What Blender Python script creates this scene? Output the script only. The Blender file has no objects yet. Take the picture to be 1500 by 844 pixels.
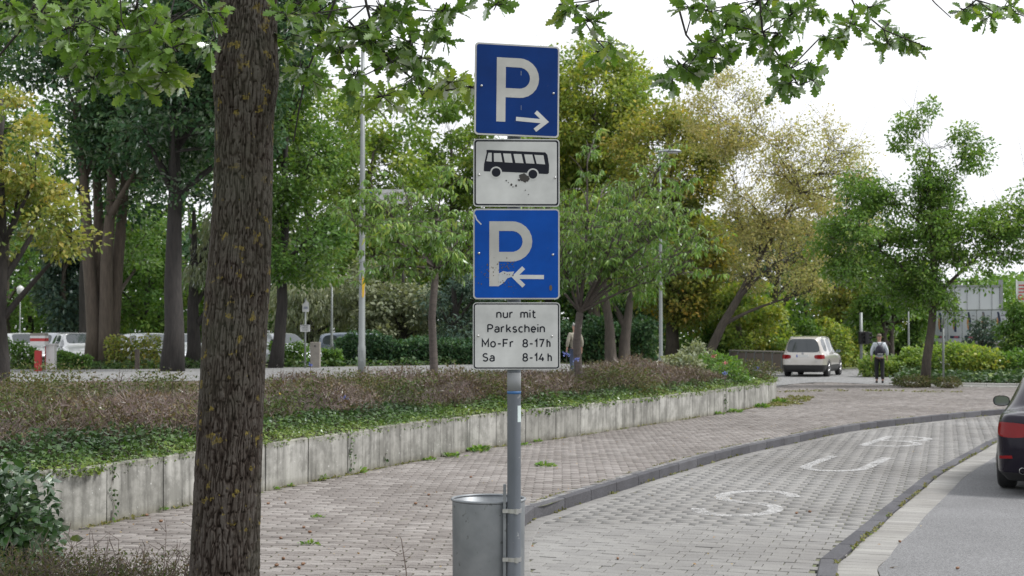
import bpy, bmesh, math, random
import numpy as np
from mathutils import Vector, Matrix, noise as mnoise
SEED = 7
random.seed(SEED); RNG = np.random.default_rng(SEED)
C = bpy.context.scene.collection
sc = bpy.context.scene
PI = math.pi
R = math.radians

# ------------------------------------------------------------------ camera
F = 2075.0
CAMZ = 1.8
PITCH = math.atan(68 / F)
cd = bpy.data.cameras.new('camera'); cam = bpy.data.objects.new('camera', cd); C.objects.link(cam)
cam.location = (0, 0, CAMZ); cam.rotation_euler = (PI / 2 + PITCH, 0, 0)
cd.sensor_width = 36; cd.lens = F / 1500 * 36; cd.clip_end = 2000
cd.dof.use_dof = True; cd.dof.focus_distance = 7.4; cd.dof.aperture_fstop = 8.0
sc.camera = cam

# ------------------------------------------------------------------ world: bright overcast
SUN_EL, SUN_ROT = 52, 95      # high, from the right, veiled by cloud
w = bpy.data.worlds.new("World"); sc.world = w; w.use_nodes = True
nt = w.node_tree; nt.nodes.clear()
out = nt.nodes.new('ShaderNodeOutputWorld'); bg = nt.nodes.new('ShaderNodeBackground')
sky = nt.nodes.new('ShaderNodeTexSky'); sky.sky_type = 'NISHITA'; sky.sun_disc = False
sky.sun_elevation = R(SUN_EL); sky.sun_rotation = R(SUN_ROT); sky.air_density = 1.0; sky.dust_density = 4.0; sky.ozone_density = 1.0
tc = nt.nodes.new('ShaderNodeTexCoord'); nz = nt.nodes.new('ShaderNodeTexNoise'); nz.inputs['Scale'].default_value = 1.6
nz.inputs['Detail'].default_value = 5
rmp = nt.nodes.new('ShaderNodeValToRGB')
rmp.color_ramp.elements[0].position = .3; rmp.color_ramp.elements[0].color = (8.1, 8.35, 8.8, 1)
rmp.color_ramp.elements[1].position = .7; rmp.color_ramp.elements[1].color = (10.1, 10.2, 10.4, 1)
mx = nt.nodes.new('ShaderNodeMixRGB'); mx.inputs[0].default_value = .93      # cloud cover over the blue sky
nt.links.new(tc.outputs['Generated'], nz.inputs['Vector']); nt.links.new(nz.outputs['Fac'], rmp.inputs[0])
nt.links.new(sky.outputs[0], mx.inputs[1]); nt.links.new(rmp.outputs[0], mx.inputs[2])
nt.links.new(mx.outputs[0], bg.inputs[0]); bg.inputs[1].default_value = .1
nt.links.new(bg.outputs[0], out.inputs[0])
sl = bpy.data.lights.new('sun', 'SUN'); sun = bpy.data.objects.new('sun', sl); C.objects.link(sun)
sl.energy = 2.9; sl.angle = R(14); sl.color = (1, .975, .94)
_a = R(SUN_ROT); _e = R(SUN_EL)
sd = Vector((math.sin(_a) * math.cos(_e), math.cos(_a) * math.cos(_e), math.sin(_e)))
sun.rotation_euler = sd.to_track_quat('Z', 'Y').to_euler()
sc.view_settings.view_transform = 'Standard'; sc.view_settings.look = 'None'
sc.view_settings.exposure = 0.42; sc.view_settings.gamma = 1
sc.cycles.max_bounces = 8; sc.cycles.transmission_bounces = 5; sc.cycles.diffuse_bounces = 5; sc.cycles.glossy_bounces = 2
sc.cycles.transparent_max_bounces = 6

# ------------------------------------------------------------------ pixel <-> place (photo pixels 1500 x 844)
def ray(px, py):
    cp, sp = math.cos(PITCH), math.sin(PITCH)
    a, b = (px - 750) / F, (422 - py) / F
    return Vector((a, cp - b * sp, sp + b * cp))
def G(px, py, h=0.0):           # the point seen at a pixel, on the level h
    d = ray(px, py); t = (h - CAMZ) / d.z
    return Vector((d.x * t, d.y * t, h))
def at(px, py, y):              # the point seen at a pixel, y metres ahead
    d = ray(px, py); t = y / d.y
    return Vector((d.x * t, y, CAMZ + d.z * t))

# ------------------------------------------------------------------ object helpers
def tag(o, label=None, cat=None, group=None, kind=None):
    if label: o['label'] = label
    if cat: o['category'] = cat
    if group: o['group'] = group
    if kind: o['kind'] = kind
    return o
def empty(name, loc=(0, 0, 0), rz=0, parent=None):
    o = bpy.data.objects.new(name, None); C.objects.link(o); o.location = loc; o.rotation_euler = (0, 0, rz)
    o.empty_display_size = .2
    if parent: o.parent = parent
    return o
def thing(name, label, cat, loc=(0, 0, 0), rz=0, group=None):
    return tag(empty(name, loc, rz), label, cat, group)
def copy_tree(o, parent=None):
    c = o.copy(); C.objects.link(c)
    if parent is not None: c.parent = parent
    for ch in list(o.children): copy_tree(ch, c)
    return c
def link(name, me, m=None, parent=None, smooth=False):
    if m is not None:
        for mm in (m if isinstance(m, (list, tuple)) else [m]): me.materials.append(mm)
    if smooth: me.polygons.foreach_set('use_smooth', [True] * len(me.polygons))
    o = bpy.data.objects.new(name, me); C.objects.link(o)
    if parent is not None: o.parent = parent
    return o

class MB:
    """collects verts and faces for one mesh"""
    def __init__(s): s.v = []; s.f = []; s.mi = []; s.cur = 0
    def face(s, *idx): s.f.append(idx); s.mi.append(s.cur)
    def box(s, c, d, rz=0, taper=1.0, M=None):
        n = len(s.v); cr, sr = math.cos(rz), math.sin(rz)
        for sz in (-1, 1):
            k = taper if sz > 0 else 1
            for sx, sy in ((-1, -1), (1, -1), (1, 1), (-1, 1)):
                x, y, z = sx * d[0] / 2 * k, sy * d[1] / 2 * k, sz * d[2] / 2
                p = Vector((c[0] + x * cr - y * sr, c[1] + x * sr + y * cr, c[2] + z))
                s.v.append(M @ p if M else p)
        for q in ((3, 2, 1, 0), (4, 5, 6, 7), (0, 1, 5, 4), (1, 2, 6, 5), (2, 3, 7, 6), (3, 0, 4, 7)):
            s.face(*[n + i for i in q])
        return s
    def tube(s, pts, rad, n=8, cap=True):
        pts = [Vector(p) for p in pts]
        if not isinstance(rad, (list, tuple)): rad = [rad] * len(pts)
        b0 = len(s.v); up = None
        for i, p in enumerate(pts):
            t = (pts[min(i + 1, len(pts) - 1)] - pts[max(i - 1, 0)])
            if t.length < 1e-9: t = Vector((0, 0, 1))
            t.normalize()
            if up is None: up = t.orthogonal().normalized()
            up = (up - t * up.dot(t))
            up = up.normalized() if up.length > 1e-6 else t.orthogonal().normalized()
            bi = t.cross(up)
            for k in range(n):
                a = 2 * PI * k / n
                s.v.append(p + (up * math.cos(a) + bi * math.sin(a)) * rad[i])
        for i in range(len(pts) - 1):
            for k in range(n):
                a = b0 + i * n + k; b = b0 + i * n + (k + 1) % n
                s.face(a, b, b + n, a + n)
        if cap:
            s.face(*[b0 + k for k in reversed(range(n))]); e = b0 + (len(pts) - 1) * n
            s.face(*[e + k for k in range(n)])
        return s
    def lathe(s, prof, c=(0, 0, 0), n=24, axis='Z', closed=False):
        b0 = len(s.v); c = Vector(c)
        for r, h in prof:
            for k in range(n):
                a = 2 * PI * k / n; x, y = r * math.cos(a), r * math.sin(a)
                p = {'Z': Vector((x, y, h)), 'X': Vector((h, x, y)), 'Y': Vector((x, h, y))}[axis]
                s.v.append(c + p)
        m = len(prof)
        for i in range(m if closed else m - 1):
            j = (i + 1) % m
            for k in range(n):
                s.face(b0 + i * n + k, b0 + i * n + (k + 1) % n, b0 + j * n + (k + 1) % n, b0 + j * n + k)
        return s
    def prism(s, poly, y0, y1, M=None):
        """outline in x,z between two y planes (y0 in front)"""
        n = len(s.v); k = len(poly)
        for y in (y0, y1):
            for x, z in poly:
                p = Vector((x, y, z)); s.v.append(M @ p if M else p)
        s.face(*range(n, n + k)); s.face(*reversed(range(n + k, n + 2 * k)))
        for i in range(k):
            j = (i + 1) % k; s.face(n + i, n + k + i, n + k + j, n + j)
        return s
    def ribbon(s, pts, wd, y0, y1, M=None):
        """a constant-width stroke through (x,z) points"""
        P = [Vector((a, b)) for a, b in pts]; L, Rr = [], []
        for i, p in enumerate(P):
            a = (P[i] - P[i - 1]).normalized() if i else None
            b = (P[i + 1] - P[i]).normalized() if i < len(P) - 1 else None
            a = a or b; b = b or a
            t = a + b; t = t.normalized() if t.length > 1e-6 else a
            nrm = Vector((-t.y, t.x)); k = 1 / max(.35, nrm.dot(Vector((-a.y, a.x))))
            L.append(p + nrm * wd / 2 * k); Rr.append(p - nrm * wd / 2 * k)
        for i in range(len(P) - 1):
            q = [Rr[i], Rr[i + 1], L[i + 1], L[i]]
            s.prism([(v.x, v.y) for v in q], y0, y1, M)
        return s
    def build(s, name, m=None, parent=None, smooth=False, bevel=0):
        me = bpy.data.meshes.new(name); me.from_pydata([tuple(v) for v in s.v], [], s.f)
        if isinstance(m, (list, tuple)): me.polygons.foreach_set('material_index', s.mi)
        if bevel:
            bm = bmesh.new(); bm.from_mesh(me)
            bmesh.ops.bevel(bm, geom=[e for e in bm.edges if len(e.link_faces) == 2 and e.calc_face_angle(0) > .6], offset=bevel, segments=2, affect='EDGES', profile=.6)
            bm.to_mesh(me); bm.free()
        me.validate(); me.update()
        return link(name, me, m, parent, smooth)

def np_mesh(name, V, Fc, tint=None, mats=None, parent=None, smooth=False, pertri=None):
    """V (n,3), Fc (m,k) index array; tint one value per face"""
    me = bpy.data.meshes.new(name); V = np.asarray(V, np.float32); Fc = np.asarray(Fc, np.int32)
    m, k = Fc.shape
    me.vertices.add(len(V)); me.vertices.foreach_set('co', V.ravel())
    me.loops.add(m * k); me.loops.foreach_set('vertex_index', Fc.ravel())
    me.polygons.add(m); me.polygons.foreach_set('loop_start', np.arange(0, m * k, k, dtype=np.int32))
    me.polygons.foreach_set('loop_total', np.full(m, k, np.int32))
    if tint is not None:
        at_ = me.attributes.new('tint', 'FLOAT', 'FACE'); at_.data.foreach_set('value', np.asarray(tint, np.float32))
    me.update(calc_edges=True)
    return link(name, me, mats, parent, smooth)

# ------------------------------------------------------------------ materials
def newmat(name):
    m = bpy.data.materials.new(name); m.use_nodes = True; n = m.node_tree; n.nodes.clear()
    o = n.nodes.new('ShaderNodeOutputMaterial'); return m, n, o
def node(n, t, **kw):
    x = n.nodes.new(t)
    for k, v in kw.items():
        if k in x.inputs.keys(): x.inputs[k].default_value = v
        else: setattr(x, k, v)
    return x
def ramp(n, src, stops):
    r = n.nodes.new('ShaderNodeValToRGB'); cr = r.color_ramp
    while len(cr.elements) < len(stops): cr.elements.new(.5)
    for e, (p, c) in zip(cr.elements, stops):
        e.position = p; e.color = (*c, 1) if len(c) == 3 else c
    if src is not None: n.links.new(src, r.inputs[0])
    return r
def coords(n, scale=(1, 1, 1), kind='Object'):
    t = n.nodes.new('ShaderNodeTexCoord'); mp = n.nodes.new('ShaderNodeMapping'); mp.inputs['Scale'].default_value = scale
    n.links.new(t.outputs[kind], mp.inputs[0]); return mp.outputs[0]
def noisetex(n, vec, scale, detail=4, rough=.6):
    x = n.nodes.new('ShaderNodeTexNoise'); x.inputs['Scale'].default_value = scale; x.inputs['Detail'].default_value = detail
    x.inputs['Roughness'].default_value = rough; n.links.new(vec, x.inputs['Vector']); return x.outputs['Fac']
def mixc(n, fac, a, b, mode='MIX'):
    m = n.nodes.new('ShaderNodeMixRGB'); m.blend_type = mode
    for i, v in ((0, fac), (1, a), (2, b)):
        if hasattr(v, 'is_linked') or hasattr(v, 'links'): n.links.new(v, m.inputs[i])
        elif i == 0: m.inputs[0].default_value = v
        else: m.inputs[i].default_value = (*v, 1)
    return m.outputs[0]
def bump(n, h, strength, dist, p):
    b = n.nodes.new('ShaderNodeBump'); b.inputs['Strength'].default_value = strength; b.inputs['Distance'].default_value = dist
    n.links.new(h, b.inputs['Height']); n.links.new(b.outputs[0], p.inputs['Normal'])
def pmat(name, c1, c2=None, rough=.7, scale=6, metal=0, bmp=0, bscale=None, spots=None, stretch=(1, 1, 1), spec=.5, coat=0, bdist=.01):
    """principled material: two colours mixed by noise, optional spots (colour, scale, threshold) and fine relief"""
    m, n, o = newmat(name); p = node(n, 'ShaderNodeBsdfPrincipled'); n.links.new(p.outputs[0], o.inputs[0])
    v = coords(n, stretch)
    c2 = c2 or tuple(x * .8 for x in c1)
    f = noisetex(n, v, scale); r = ramp(n, f, [(.32, c1), (.68, c2)]); col = r.outputs[0]
    if spots:
        f2 = noisetex(n, coords(n), spots[1], 3); r2 = ramp(n, f2, [(spots[2], (0, 0, 0)), (spots[2] + .05, (1, 1, 1))])
        col = mixc(n, r2.outputs[0], col, spots[0])
    n.links.new(col, p.inputs['Base Color']); p.inputs['Roughness'].default_value = rough; p.inputs['Metallic'].default_value = metal
    p.inputs['Specular IOR Level'].default_value = spec; p.inputs['Coat Weight'].default_value = coat
    if bmp: bump(n, noisetex(n, v, bscale or scale * 6), bmp, bdist, p)
    return m
def folmat(name, cols, transl=.4, nscale=.5, gloss=.06, rough=.45, sat=None):
    """leaf material: colours run along the per-leaf tint, plus a slow drift through the crown"""
    m, n, o = newmat(name)
    a = node(n, 'ShaderNodeAttribute', attribute_name='tint')
    f = noisetex(n, coords(n), nscale, 3)
    mm = node(n, 'ShaderNodeMath', operation='MULTIPLY_ADD'); n.links.new(f, mm.inputs[0]); mm.inputs[1].default_value = .9; mm.inputs[2].default_value = -.45
    ad = node(n, 'ShaderNodeMath', operation='ADD', use_clamp=True); n.links.new(a.outputs['Fac'], ad.inputs[0]); n.links.new(mm.outputs[0], ad.inputs[1])
    k = len(cols); r = ramp(n, ad.outputs[0], [(i / max(1, k - 1), c) for i, c in enumerate(cols)])
    d = node(n, 'ShaderNodeBsdfDiffuse'); t = node(n, 'ShaderNodeBsdfTranslucent'); g = node(n, 'ShaderNodeBsdfGlossy', Roughness=rough)
    g.inputs['Color'].default_value = (.8, .85, .8, 1)
    tl = mixc(n, 1.0, r.outputs[0], (1.5, 1.55, .55), 'MULTIPLY')
    n.links.new(r.outputs[0], d.inputs[0]); n.links.new(tl, t.inputs[0])
    m1 = node(n, 'ShaderNodeMixShader'); m1.inputs[0].default_value = transl; n.links.new(d.outputs[0], m1.inputs[1]); n.links.new(t.outputs[0], m1.inputs[2])
    fr = node(n, 'ShaderNodeFresnel', IOR=1.42); fm = node(n, 'ShaderNodeMath', operation='MULTIPLY'); n.links.new(fr.outputs[0], fm.inputs[0]); fm.inputs[1].default_value = gloss * 6
    m2 = node(n, 'ShaderNodeMixShader'); n.links.new(fm.outputs[0], m2.inputs[0]); n.links.new(m1.outputs[0], m2.inputs[1]); n.links.new(g.outputs[0], m2.inputs[2])
    n.links.new(m2.outputs[0], o.inputs[0]); return m
def tintmat(name, stops, rough=.85, moss=None, bmp=.4, bscale=120, fine=.5, stainscale=.5):
    """stone material: colour per stone from tint, fine grain, broad stains"""
    m, n, o = newmat(name); p = node(n, 'ShaderNodeBsdfPrincipled'); n.links.new(p.outputs[0], o.inputs[0])
    a = node(n, 'ShaderNodeAttribute', attribute_name='tint'); r = ramp(n, a.outputs['Fac'], stops)
    geo = node(n, 'ShaderNodeNewGeometry')
    f = noisetex(n, geo.outputs['Position'], bscale, 3); g = ramp(n, f, [(.3, (1 - fine * .5,) * 3), (.7, (1 + fine * .3,) * 3)])
    col = mixc(n, 1.0, r.outputs[0], g.outputs[0], 'MULTIPLY')
    f2 = noisetex(n, geo.outputs['Position'], stainscale, 5); g2 = ramp(n, f2, [(.35, (.82, .81, .8)), (.62, (1.08, 1.08, 1.08))])
    col = mixc(n, 1.0, col, g2.outputs[0], 'MULTIPLY')
    if moss:
        f3 = noisetex(n, geo.outputs['Position'], moss[1], 6, .7); g3 = ramp(n, f3, [(moss[2], (0, 0, 0)), (moss[2] + .08, (1, 1, 1))])
        col = mixc(n, g3.outputs[0], col, moss[0])
    n.links.new(col, p.inputs['Base Color']); p.inputs['Roughness'].default_value = rough; p.inputs['Specular IOR Level'].default_value = .3
    bump(n, f, bmp, .002, p); return m
# ------------------------------------------------------------------ plan of the ground
def catmull(P, step=.25):
    P = [Vector((p[0], p[1])) for p in P]; Q = [P[0] * 2 - P[1]] + P + [P[-1] * 2 - P[-2]]; o = []
    for i in range(1, len(Q) - 2):
        n = max(2, int((Q[i + 1] - Q[i]).length / step))
        for k in range(n):
            t = k / n; a, b, c, d = Q[i - 1], Q[i], Q[i + 1], Q[i + 2]
            o.append(.5 * ((2 * b) + (c - a) * t + (2 * a - 5 * b + 4 * c - d) * t * t + (3 * b - a - 3 * c + d) * t ** 3))
    o.append(P[-1]); return o
def resample(P, step, phase=0):
    d = [0]
    for i in range(1, len(P)): d.append(d[-1] + (P[i] - P[i - 1]).length)
    o = []; s = phase; i = 0
    while s <= d[-1]:
        while i < len(d) - 2 and d[i + 1] < s: i += 1
        t = (s - d[i]) / max(1e-9, d[i + 1] - d[i]); o.append(P[i].lerp(P[i + 1], t)); s += step
    return o
def offset(P, dd):              # to the right of the direction of travel
    o = []
    for i, p in enumerate(P):
        t = (P[min(i + 1, len(P) - 1)] - P[max(i - 1, 0)]).normalized(); o.append(p + Vector((t.y, -t.x)) * dd)
    return o
def inside(X, Y, poly):
    c = np.zeros(len(X), bool); n = len(poly); j = n - 1
    for i in range(n):
        xi, yi, xj, yj = poly[i][0], poly[i][1], poly[j][0], poly[j][1]
        if yi != yj: c ^= ((yi > Y) != (yj > Y)) & (X < (xj - xi) * (Y - yi) / (yj - yi) + xi)
        j = i
    return c
def pix(l, h=0.0): return [G(a, b, h).to_2d() for a, b in l]
V2 = lambda x, y: Vector((x, y))
LANE = -.13
KERB = catmull([V2(.3, -4), V2(.24, 3), V2(.12, 8), V2(.0, 11), V2(.0, 12.8)] + pix([(772, 747), (800, 738.6), (850, 722), (898, 708), (950, 692), (1024, 671), (1090, 654), (1164, 639), (1248, 623), (1360, 610), (1472, 600)]) + [V2(15, 35.6), V2(20, 36.6), V2(27, 37)])
WALLL = catmull([V2(-9.5, 11.6), V2(-6.5, 12.1)] + pix([(20, 784), (66, 777)]) + pix([(114, 775), (163, 764.7), (280, 740), (396, 718), (457, 706), (513, 695.5), (563, 684.5), (609, 675.8), (653, 667.5), (693, 660), (760, 650), (824, 642), (940, 624), (1061, 605), (1120, 593.6)]) + [V2(7.25, 39.2), V2(7.6, 41.2), V2(7.0, 43.2), V2(5.6, 44.6)])
BANDL = catmull([V2(1.9, -4), V2(1.95, 4), V2(2.12, 8)] + pix([(1194.5, 843), (1218.7, 809), (1238, 789.9), (1262, 773), (1286, 751), (1313, 730.6), (1334.7, 713.7), (1356.4, 696.8), (1388, 678.7), (1420, 661.8), (1462, 641)], LANE) + [V2(10.7, 28.9), V2(12.9, 31.1), V2(16, 32.9), V2(21, 34.2), V2(27, 34.9)])
BANDR = offset(BANDL, .155); GUTR = offset(BANDL, .50)
sidewalk_poly = WALLL + [V2(8.2, 46.5), V2(10.2, 51.5)] + pix([(1215, 560), (1290, 564), (1345, 566), (1500, 568)], 0) + [V2(27, 46.4)] + KERB[::-1] + [V2(-9.5, -4)]
lane_poly = KERB + BANDL[::-1]

def sheet(name, left, right, z, m, n=1, zf=None):
    """strip between two lines with the same number of points"""
    mb = MB(); k = n + 1
    for a, b in zip(left, right):
        for i in range(k):
            p = a.lerp(b, i / n); mb.v.append(Vector((p.x, p.y, z if zf is None else z + zf(p.x, p.y))))
    for i in range(len(left) - 1):
        for j in range(n): mb.face(i * k + j, i * k + j + 1, (i + 1) * k + j + 1, (i + 1) * k + j)
    return tag(mb.build(name, m), kind='structure')
def polysheet(name, poly, z, m):
    mb = MB(); mb.v = [Vector((p[0], p[1], z)) for p in poly]; mb.face(*range(len(poly)))
    return tag(mb.build(name, m), kind='structure')
def resn(P, n):
    L = sum((P[i] - P[i - 1]).length for i in range(1, len(P))); r = resample(P, L / (n - 1) * .99999); return r[:n]
def sstep(x, a, b):
    t = min(1, max(0, (x - a) / (b - a))); return t * t * (3 - 2 * t)
def LEV(x, y): return .5 * (1 - sstep(x, 1, 9)) * sstep(y, 30, 36) + .0

# materials of the paving
m_joint = pmat('joint_sand', (.12, .115, .09), (.12, .135, .06), .95, 3, spots=((.10, .14, .035), 9, .58))
m_paver = tintmat('reddish_paver', [(0, (.168, .152, .143)), (.5, (.208, .190, .179)), (1, (.27, .252, .24))], moss=((.17, .18, .10), 2.2, .66), stainscale=.35)
m_lane = tintmat('grey_lane_paver', [(0, (.208, .204, .199)), (.5, (.225, .221, .215)), (1, (.242, .238, .23))], moss=((.25, .25, .2), 1.2, .72), stainscale=.3)
m_kerb = tintmat('kerb_basalt', [(0, (.066, .066, .075)), (1, (.098, .098, .107))], bmp=.6, bscale=60, fine=.8, stainscale=2)
m_kerbtop = tintmat('kerb_cobble', [(0, (.12, .12, .125)), (1, (.26, .26, .26))], bmp=.6, bscale=60, moss=((.16, .17, .09), 5, .62))
m_gut = tintmat('gutter_concrete', [(0, (.225, .22, .21)), (1, (.28, .275, .26))], stainscale=1)
def asphalt(name, c, sc_=110):
    m, n, o = newmat(name); p = node(n, 'ShaderNodeBsdfPrincipled', Roughness=.9); n.links.new(p.outputs[0], o.inputs[0])
    geo = node(n, 'ShaderNodeNewGeometry'); P = geo.outputs['Position']
    v = node(n, 'ShaderNodeTexVoronoi', Scale=sc_); n.links.new(P, v.inputs['Vector'])
    f = noisetex(n, P, .6, 5); r = ramp(n, f, [(.3, tuple(x * .85 for x in c)), (.7, tuple(x * 1.12 for x in c))])
    g = ramp(n, v.outputs['Color'], [(.2, (.6,) * 3), (.8, (1.45,) * 3)])
    n.links.new(mixc(n, 1.0, r.outputs[0], g.outputs[0], 'MULTIPLY'), p.inputs['Base Color']); bump(n, v.outputs['Distance'], .5, .003, p); return m
m_asph = asphalt('road_asphalt', (.145, .146, .15)); m_asph2 = asphalt('old_road_asphalt', (.185, .185, .185), 25)
m_soil = pmat('soil', (.05, .037, .026), (.09, .065, .045), .95, 4, bmp=.6, spots=((.14, .09, .05), 14, .6))
m_grass = pmat('grass_ground', (.06, .085, .025), (.11, .12, .04), .95, 1.5, bmp=.5)

# ground, rising behind the flower bed
gx = np.concatenate([np.linspace(-320, -50, 14), np.linspace(-46, 46, 93), np.linspace(50, 320, 14)])
gy = np.concatenate([np.linspace(-60, -6, 8), np.linspace(-4, 110, 115), np.linspace(118, 700, 24)])
mb = MB()
for y in gy:
    for x in gx:
        y0 = 38.5 + .25 * max(-6, min(10, x)) if x < 9 else 50.5
        if 6 < x < 10: y0 = 44
        h = -.38 + (LEV(x, y) - .04 + .38) * sstep(y, y0, y0 + 2.5)
        if y > 60: h += 0.004 * (y - 60) * (.3 if x > 8 else 1) * min(1, (y - 60) / 30)
        mb.v.append(Vector((x, y, min(h, 2.2))))
nx = len(gx)
for j in range(len(gy) - 1):
    for i in range(nx - 1): mb.face(j * nx + i, j * nx + i + 1, (j + 1) * nx + i + 1, (j + 1) * nx + i)
tag(mb.build('ground', m_grass, smooth=True), kind='structure')

# --- pavers ------------------------------------------------------------
def vis(X, Y, Z=0.0):            # photo pixel of places
    cp, sp = math.cos(PITCH), math.sin(PITCH); dz = Z - CAMZ
    fw = Y * cp + dz * sp; up = -Y * sp + dz * cp
    return 750 + F * X / fw, 422 - F * up / fw, fw
def stone_outline(L, W, gap, wavy, amp=.010):
    l, w = L / 2 - gap / 2, W / 2 - gap / 2
    if not wavy: return [(-l, -w), (l, -w), (l, w), (-l, w)]
    o = []
    for k, t in enumerate((-1, -.5, 0, .5)): o.append((t * l, -w + (amp if k % 2 else -amp) * (1 if k % 2 else 1)))
    o += [(l, -w - amp), (l + amp, 0)]
    for k, t in enumerate((1, .5, 0, -.5)): o.append((t * l, w + (amp if k % 2 else -amp)))
    o += [(-l, w - amp), (-l + amp, 0)]
    return o
def stone_mesh_arrays(out, depth, ch=.004):
    """bevelled stone: top inset, top rim, skirt"""
    n = len(out); c = np.array(out); ins = c * (1 - ch / np.maximum(.03, np.abs(c).max(0)))
    V = np.concatenate([np.c_[ins, np.full(n, 0.)], np.c_[c, np.full(n, -ch * .8)], np.c_[c, np.full(n, -depth)]])
    side = []
    for i in range(n):
        j = (i + 1) % n; side += [(n + i, n + j, j, i), (2 * n + i, 2 * n + j, n + j, n + i)]
    return V, [tuple(range(n))] + side
def lay(parent, name, rects, L, W, gap, z, depth, mt, near_n=300, wavy_to=20.0, wavy=False, joined='paving'):
    X, Y, A = rects[:, 0], rects[:, 1], rects[:, 2]
    px, py, fw = vis(X, Y); seen = (fw > 1) & (px > -5) & (px < 1505) & (py < 860) & (py > 0)
    d = np.where(seen, np.hypot(X, Y), 1e9); order = np.argsort(d); near = order[:near_n]; rest = order[near_n:]
    # near stones: objects sharing eight meshes
    vv, ff = stone_mesh_arrays(stone_outline(L, W, gap, wavy), depth); ms = []
    for k in range(8):
        me = bpy.data.meshes.new(name); V = vv.copy(); V[:, 2] += V[:, 0] * RNG.normal(0, .012) + V[:, 1] * RNG.normal(0, .012)
        me.from_pydata(V.tolist(), [], ff); a = me.attributes.new('tint', 'FLOAT', 'FACE'); a.data.foreach_set('value', np.full(len(ff), (k + .5) / 8, np.float32))
        me.materials.append(mt); ms.append(me)
    for i in near:
        o = bpy.data.objects.new(name, ms[int(RNG.integers(8))]); C.objects.link(o); o.parent = parent
        o.location = (X[i], Y[i], z + RNG.normal(0, .0012)); o.rotation_euler = (0, 0, A[i] + RNG.normal(0, .006))
    for wv, sel in ((wavy, rest[np.hypot(X, Y)[rest] < wavy_to]), (False, rest[np.hypot(X, Y)[rest] >= wavy_to])):
        if not len(sel): continue
        vv, ff = stone_mesh_arrays(stone_outline(L, W, gap, wv), depth)
        if not wv:                    # far: plain top and skirt
            n = 4; vv = vv[np.r_[0:4, 8:12]]; ff = [(0, 1, 2, 3)] + [(4 + i, 4 + (i + 1) % 4, (i + 1) % 4, i) for i in range(4)]
        M = len(sel); a = A[sel] + RNG.normal(0, .006, M); ca, sa = np.cos(a), np.sin(a); k = len(vv)
        tz = RNG.normal(0, .010, (M, 2)); P = np.empty((M, k, 3))
        P[:, :, 0] = X[sel][:, None] + vv[:, 0] * ca[:, None] - vv[:, 1] * sa[:, None]
        P[:, :, 1] = Y[sel][:, None] + vv[:, 0] * sa[:, None] + vv[:, 1] * ca[:, None]
        P[:, :, 2] = z + vv[:, 2] + vv[:, 0] * tz[:, :1] + vv[:, 1] * tz[:, 1:] + RNG.normal(0, .0012, M)[:, None]
        tint = RNG.random(M)
        quads = np.array([f for f in ff if len(f) == 4]); tops = [f for f in ff if len(f) != 4]
        me = bpy.data.meshes.new(joined)
        faces = []
        off = (np.arange(M) * k)[:, None, None]
        Q = (off + quads[None]).reshape(-1, 4)
        if tops:
            T = ((np.arange(M) * k)[:, None] + np.array(tops[0])[None]); nt_ = T.shape[1]
            me.vertices.add(M * k); me.vertices.foreach_set('co', P.reshape(-1).astype(np.float32))
            loops = np.concatenate([Q.ravel(), T.ravel()]); tot = np.concatenate([np.full(len(Q), 4), np.full(M, nt_)])
            me.loops.add(len(loops)); me.loops.foreach_set('vertex_index', loops.astype(np.int32)); me.polygons.add(len(tot))
            st = np.concatenate([[0], np.cumsum(tot)[:-1]]); me.polygons.foreach_set('loop_start', st.astype(np.int32)); me.polygons.foreach_set('loop_total', tot.astype(np.int32))
            at_ = me.attributes.new('tint', 'FLOAT', 'FACE'); at_.data.foreach_set('value', np.concatenate([np.repeat(tint, len(quads)), tint]).astype(np.float32))
            me.update(calc_edges=True); o = link(joined, me, mt, parent)
        else: o = np_mesh(joined, P.reshape(-1, 3), Q, np.repeat(tint, len(quads)), mt, parent)
        o['kind'] = 'stuff'
def grid_bond(x0, x1, y0, y1, L, W, ang, shift=.5, origin=(0, 0)):
    ca, sa = math.cos(ang), math.sin(ang); r = math.hypot(max(abs(x0), abs(x1)), max(abs(y0), abs(y1))) + 2
    nj = int(r / W); ni = int(r / L); J, I = np.meshgrid(np.arange(-nj, nj), np.arange(-ni, ni))
    u = (I + (J % 2) * shift) * L; v = J * W
    X = (origin[0] + u * ca - v * sa).ravel(); Y = (origin[1] + u * sa + v * ca).ravel()
    k = (X > x0) & (X < x1) & (Y > y0) & (Y < y1); return np.c_[X[k], Y[k], np.full(k.sum(), ang)]
sidewalk = polysheet('sidewalk', sidewalk_poly, -.011, m_joint)
r_ = grid_bond(-9.5, 27, 3, 56, .225, .1125, R(-2))
sp_off = [(p.x, p.y) for p in WALLL + [V2(8.2, 46.5), V2(10.2, 51.5)] + pix([(1215, 560), (1290, 564), (1345, 566), (1500, 568)], 0) + [V2(27, 46.4)] + offset(KERB, -.17)[::-1] + [V2(-9.5, -4)]]
px, py, fw = vis(r_[:, 0], r_[:, 1]); k = inside(r_[:, 0], r_[:, 1], sp_off) & (px > -120) & (px < 1620)
lay(sidewalk, 'paving_stone', r_[k], .225, .1125, .013, 0, .03, m_paver, wavy=True, joined='far_paving_stones')
lane = polysheet('bus_lane', lane_poly, LANE - .012, m_joint)
r_ = grid_bond(-3, 27, 3, 45, .24, .16, R(-17), .3333)
lp = [(p.x, p.y) for p in offset(KERB, .09) + offset(BANDL, .05)[::-1]]
px, py, fw = vis(r_[:, 0], r_[:, 1]); k = inside(r_[:, 0], r_[:, 1], lp) & (px < 1620)
lay(lane, 'lane_stone', r_[k], .24, .16, .009, LANE, .03, m_lane, joined='far_lane_stones')
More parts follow.
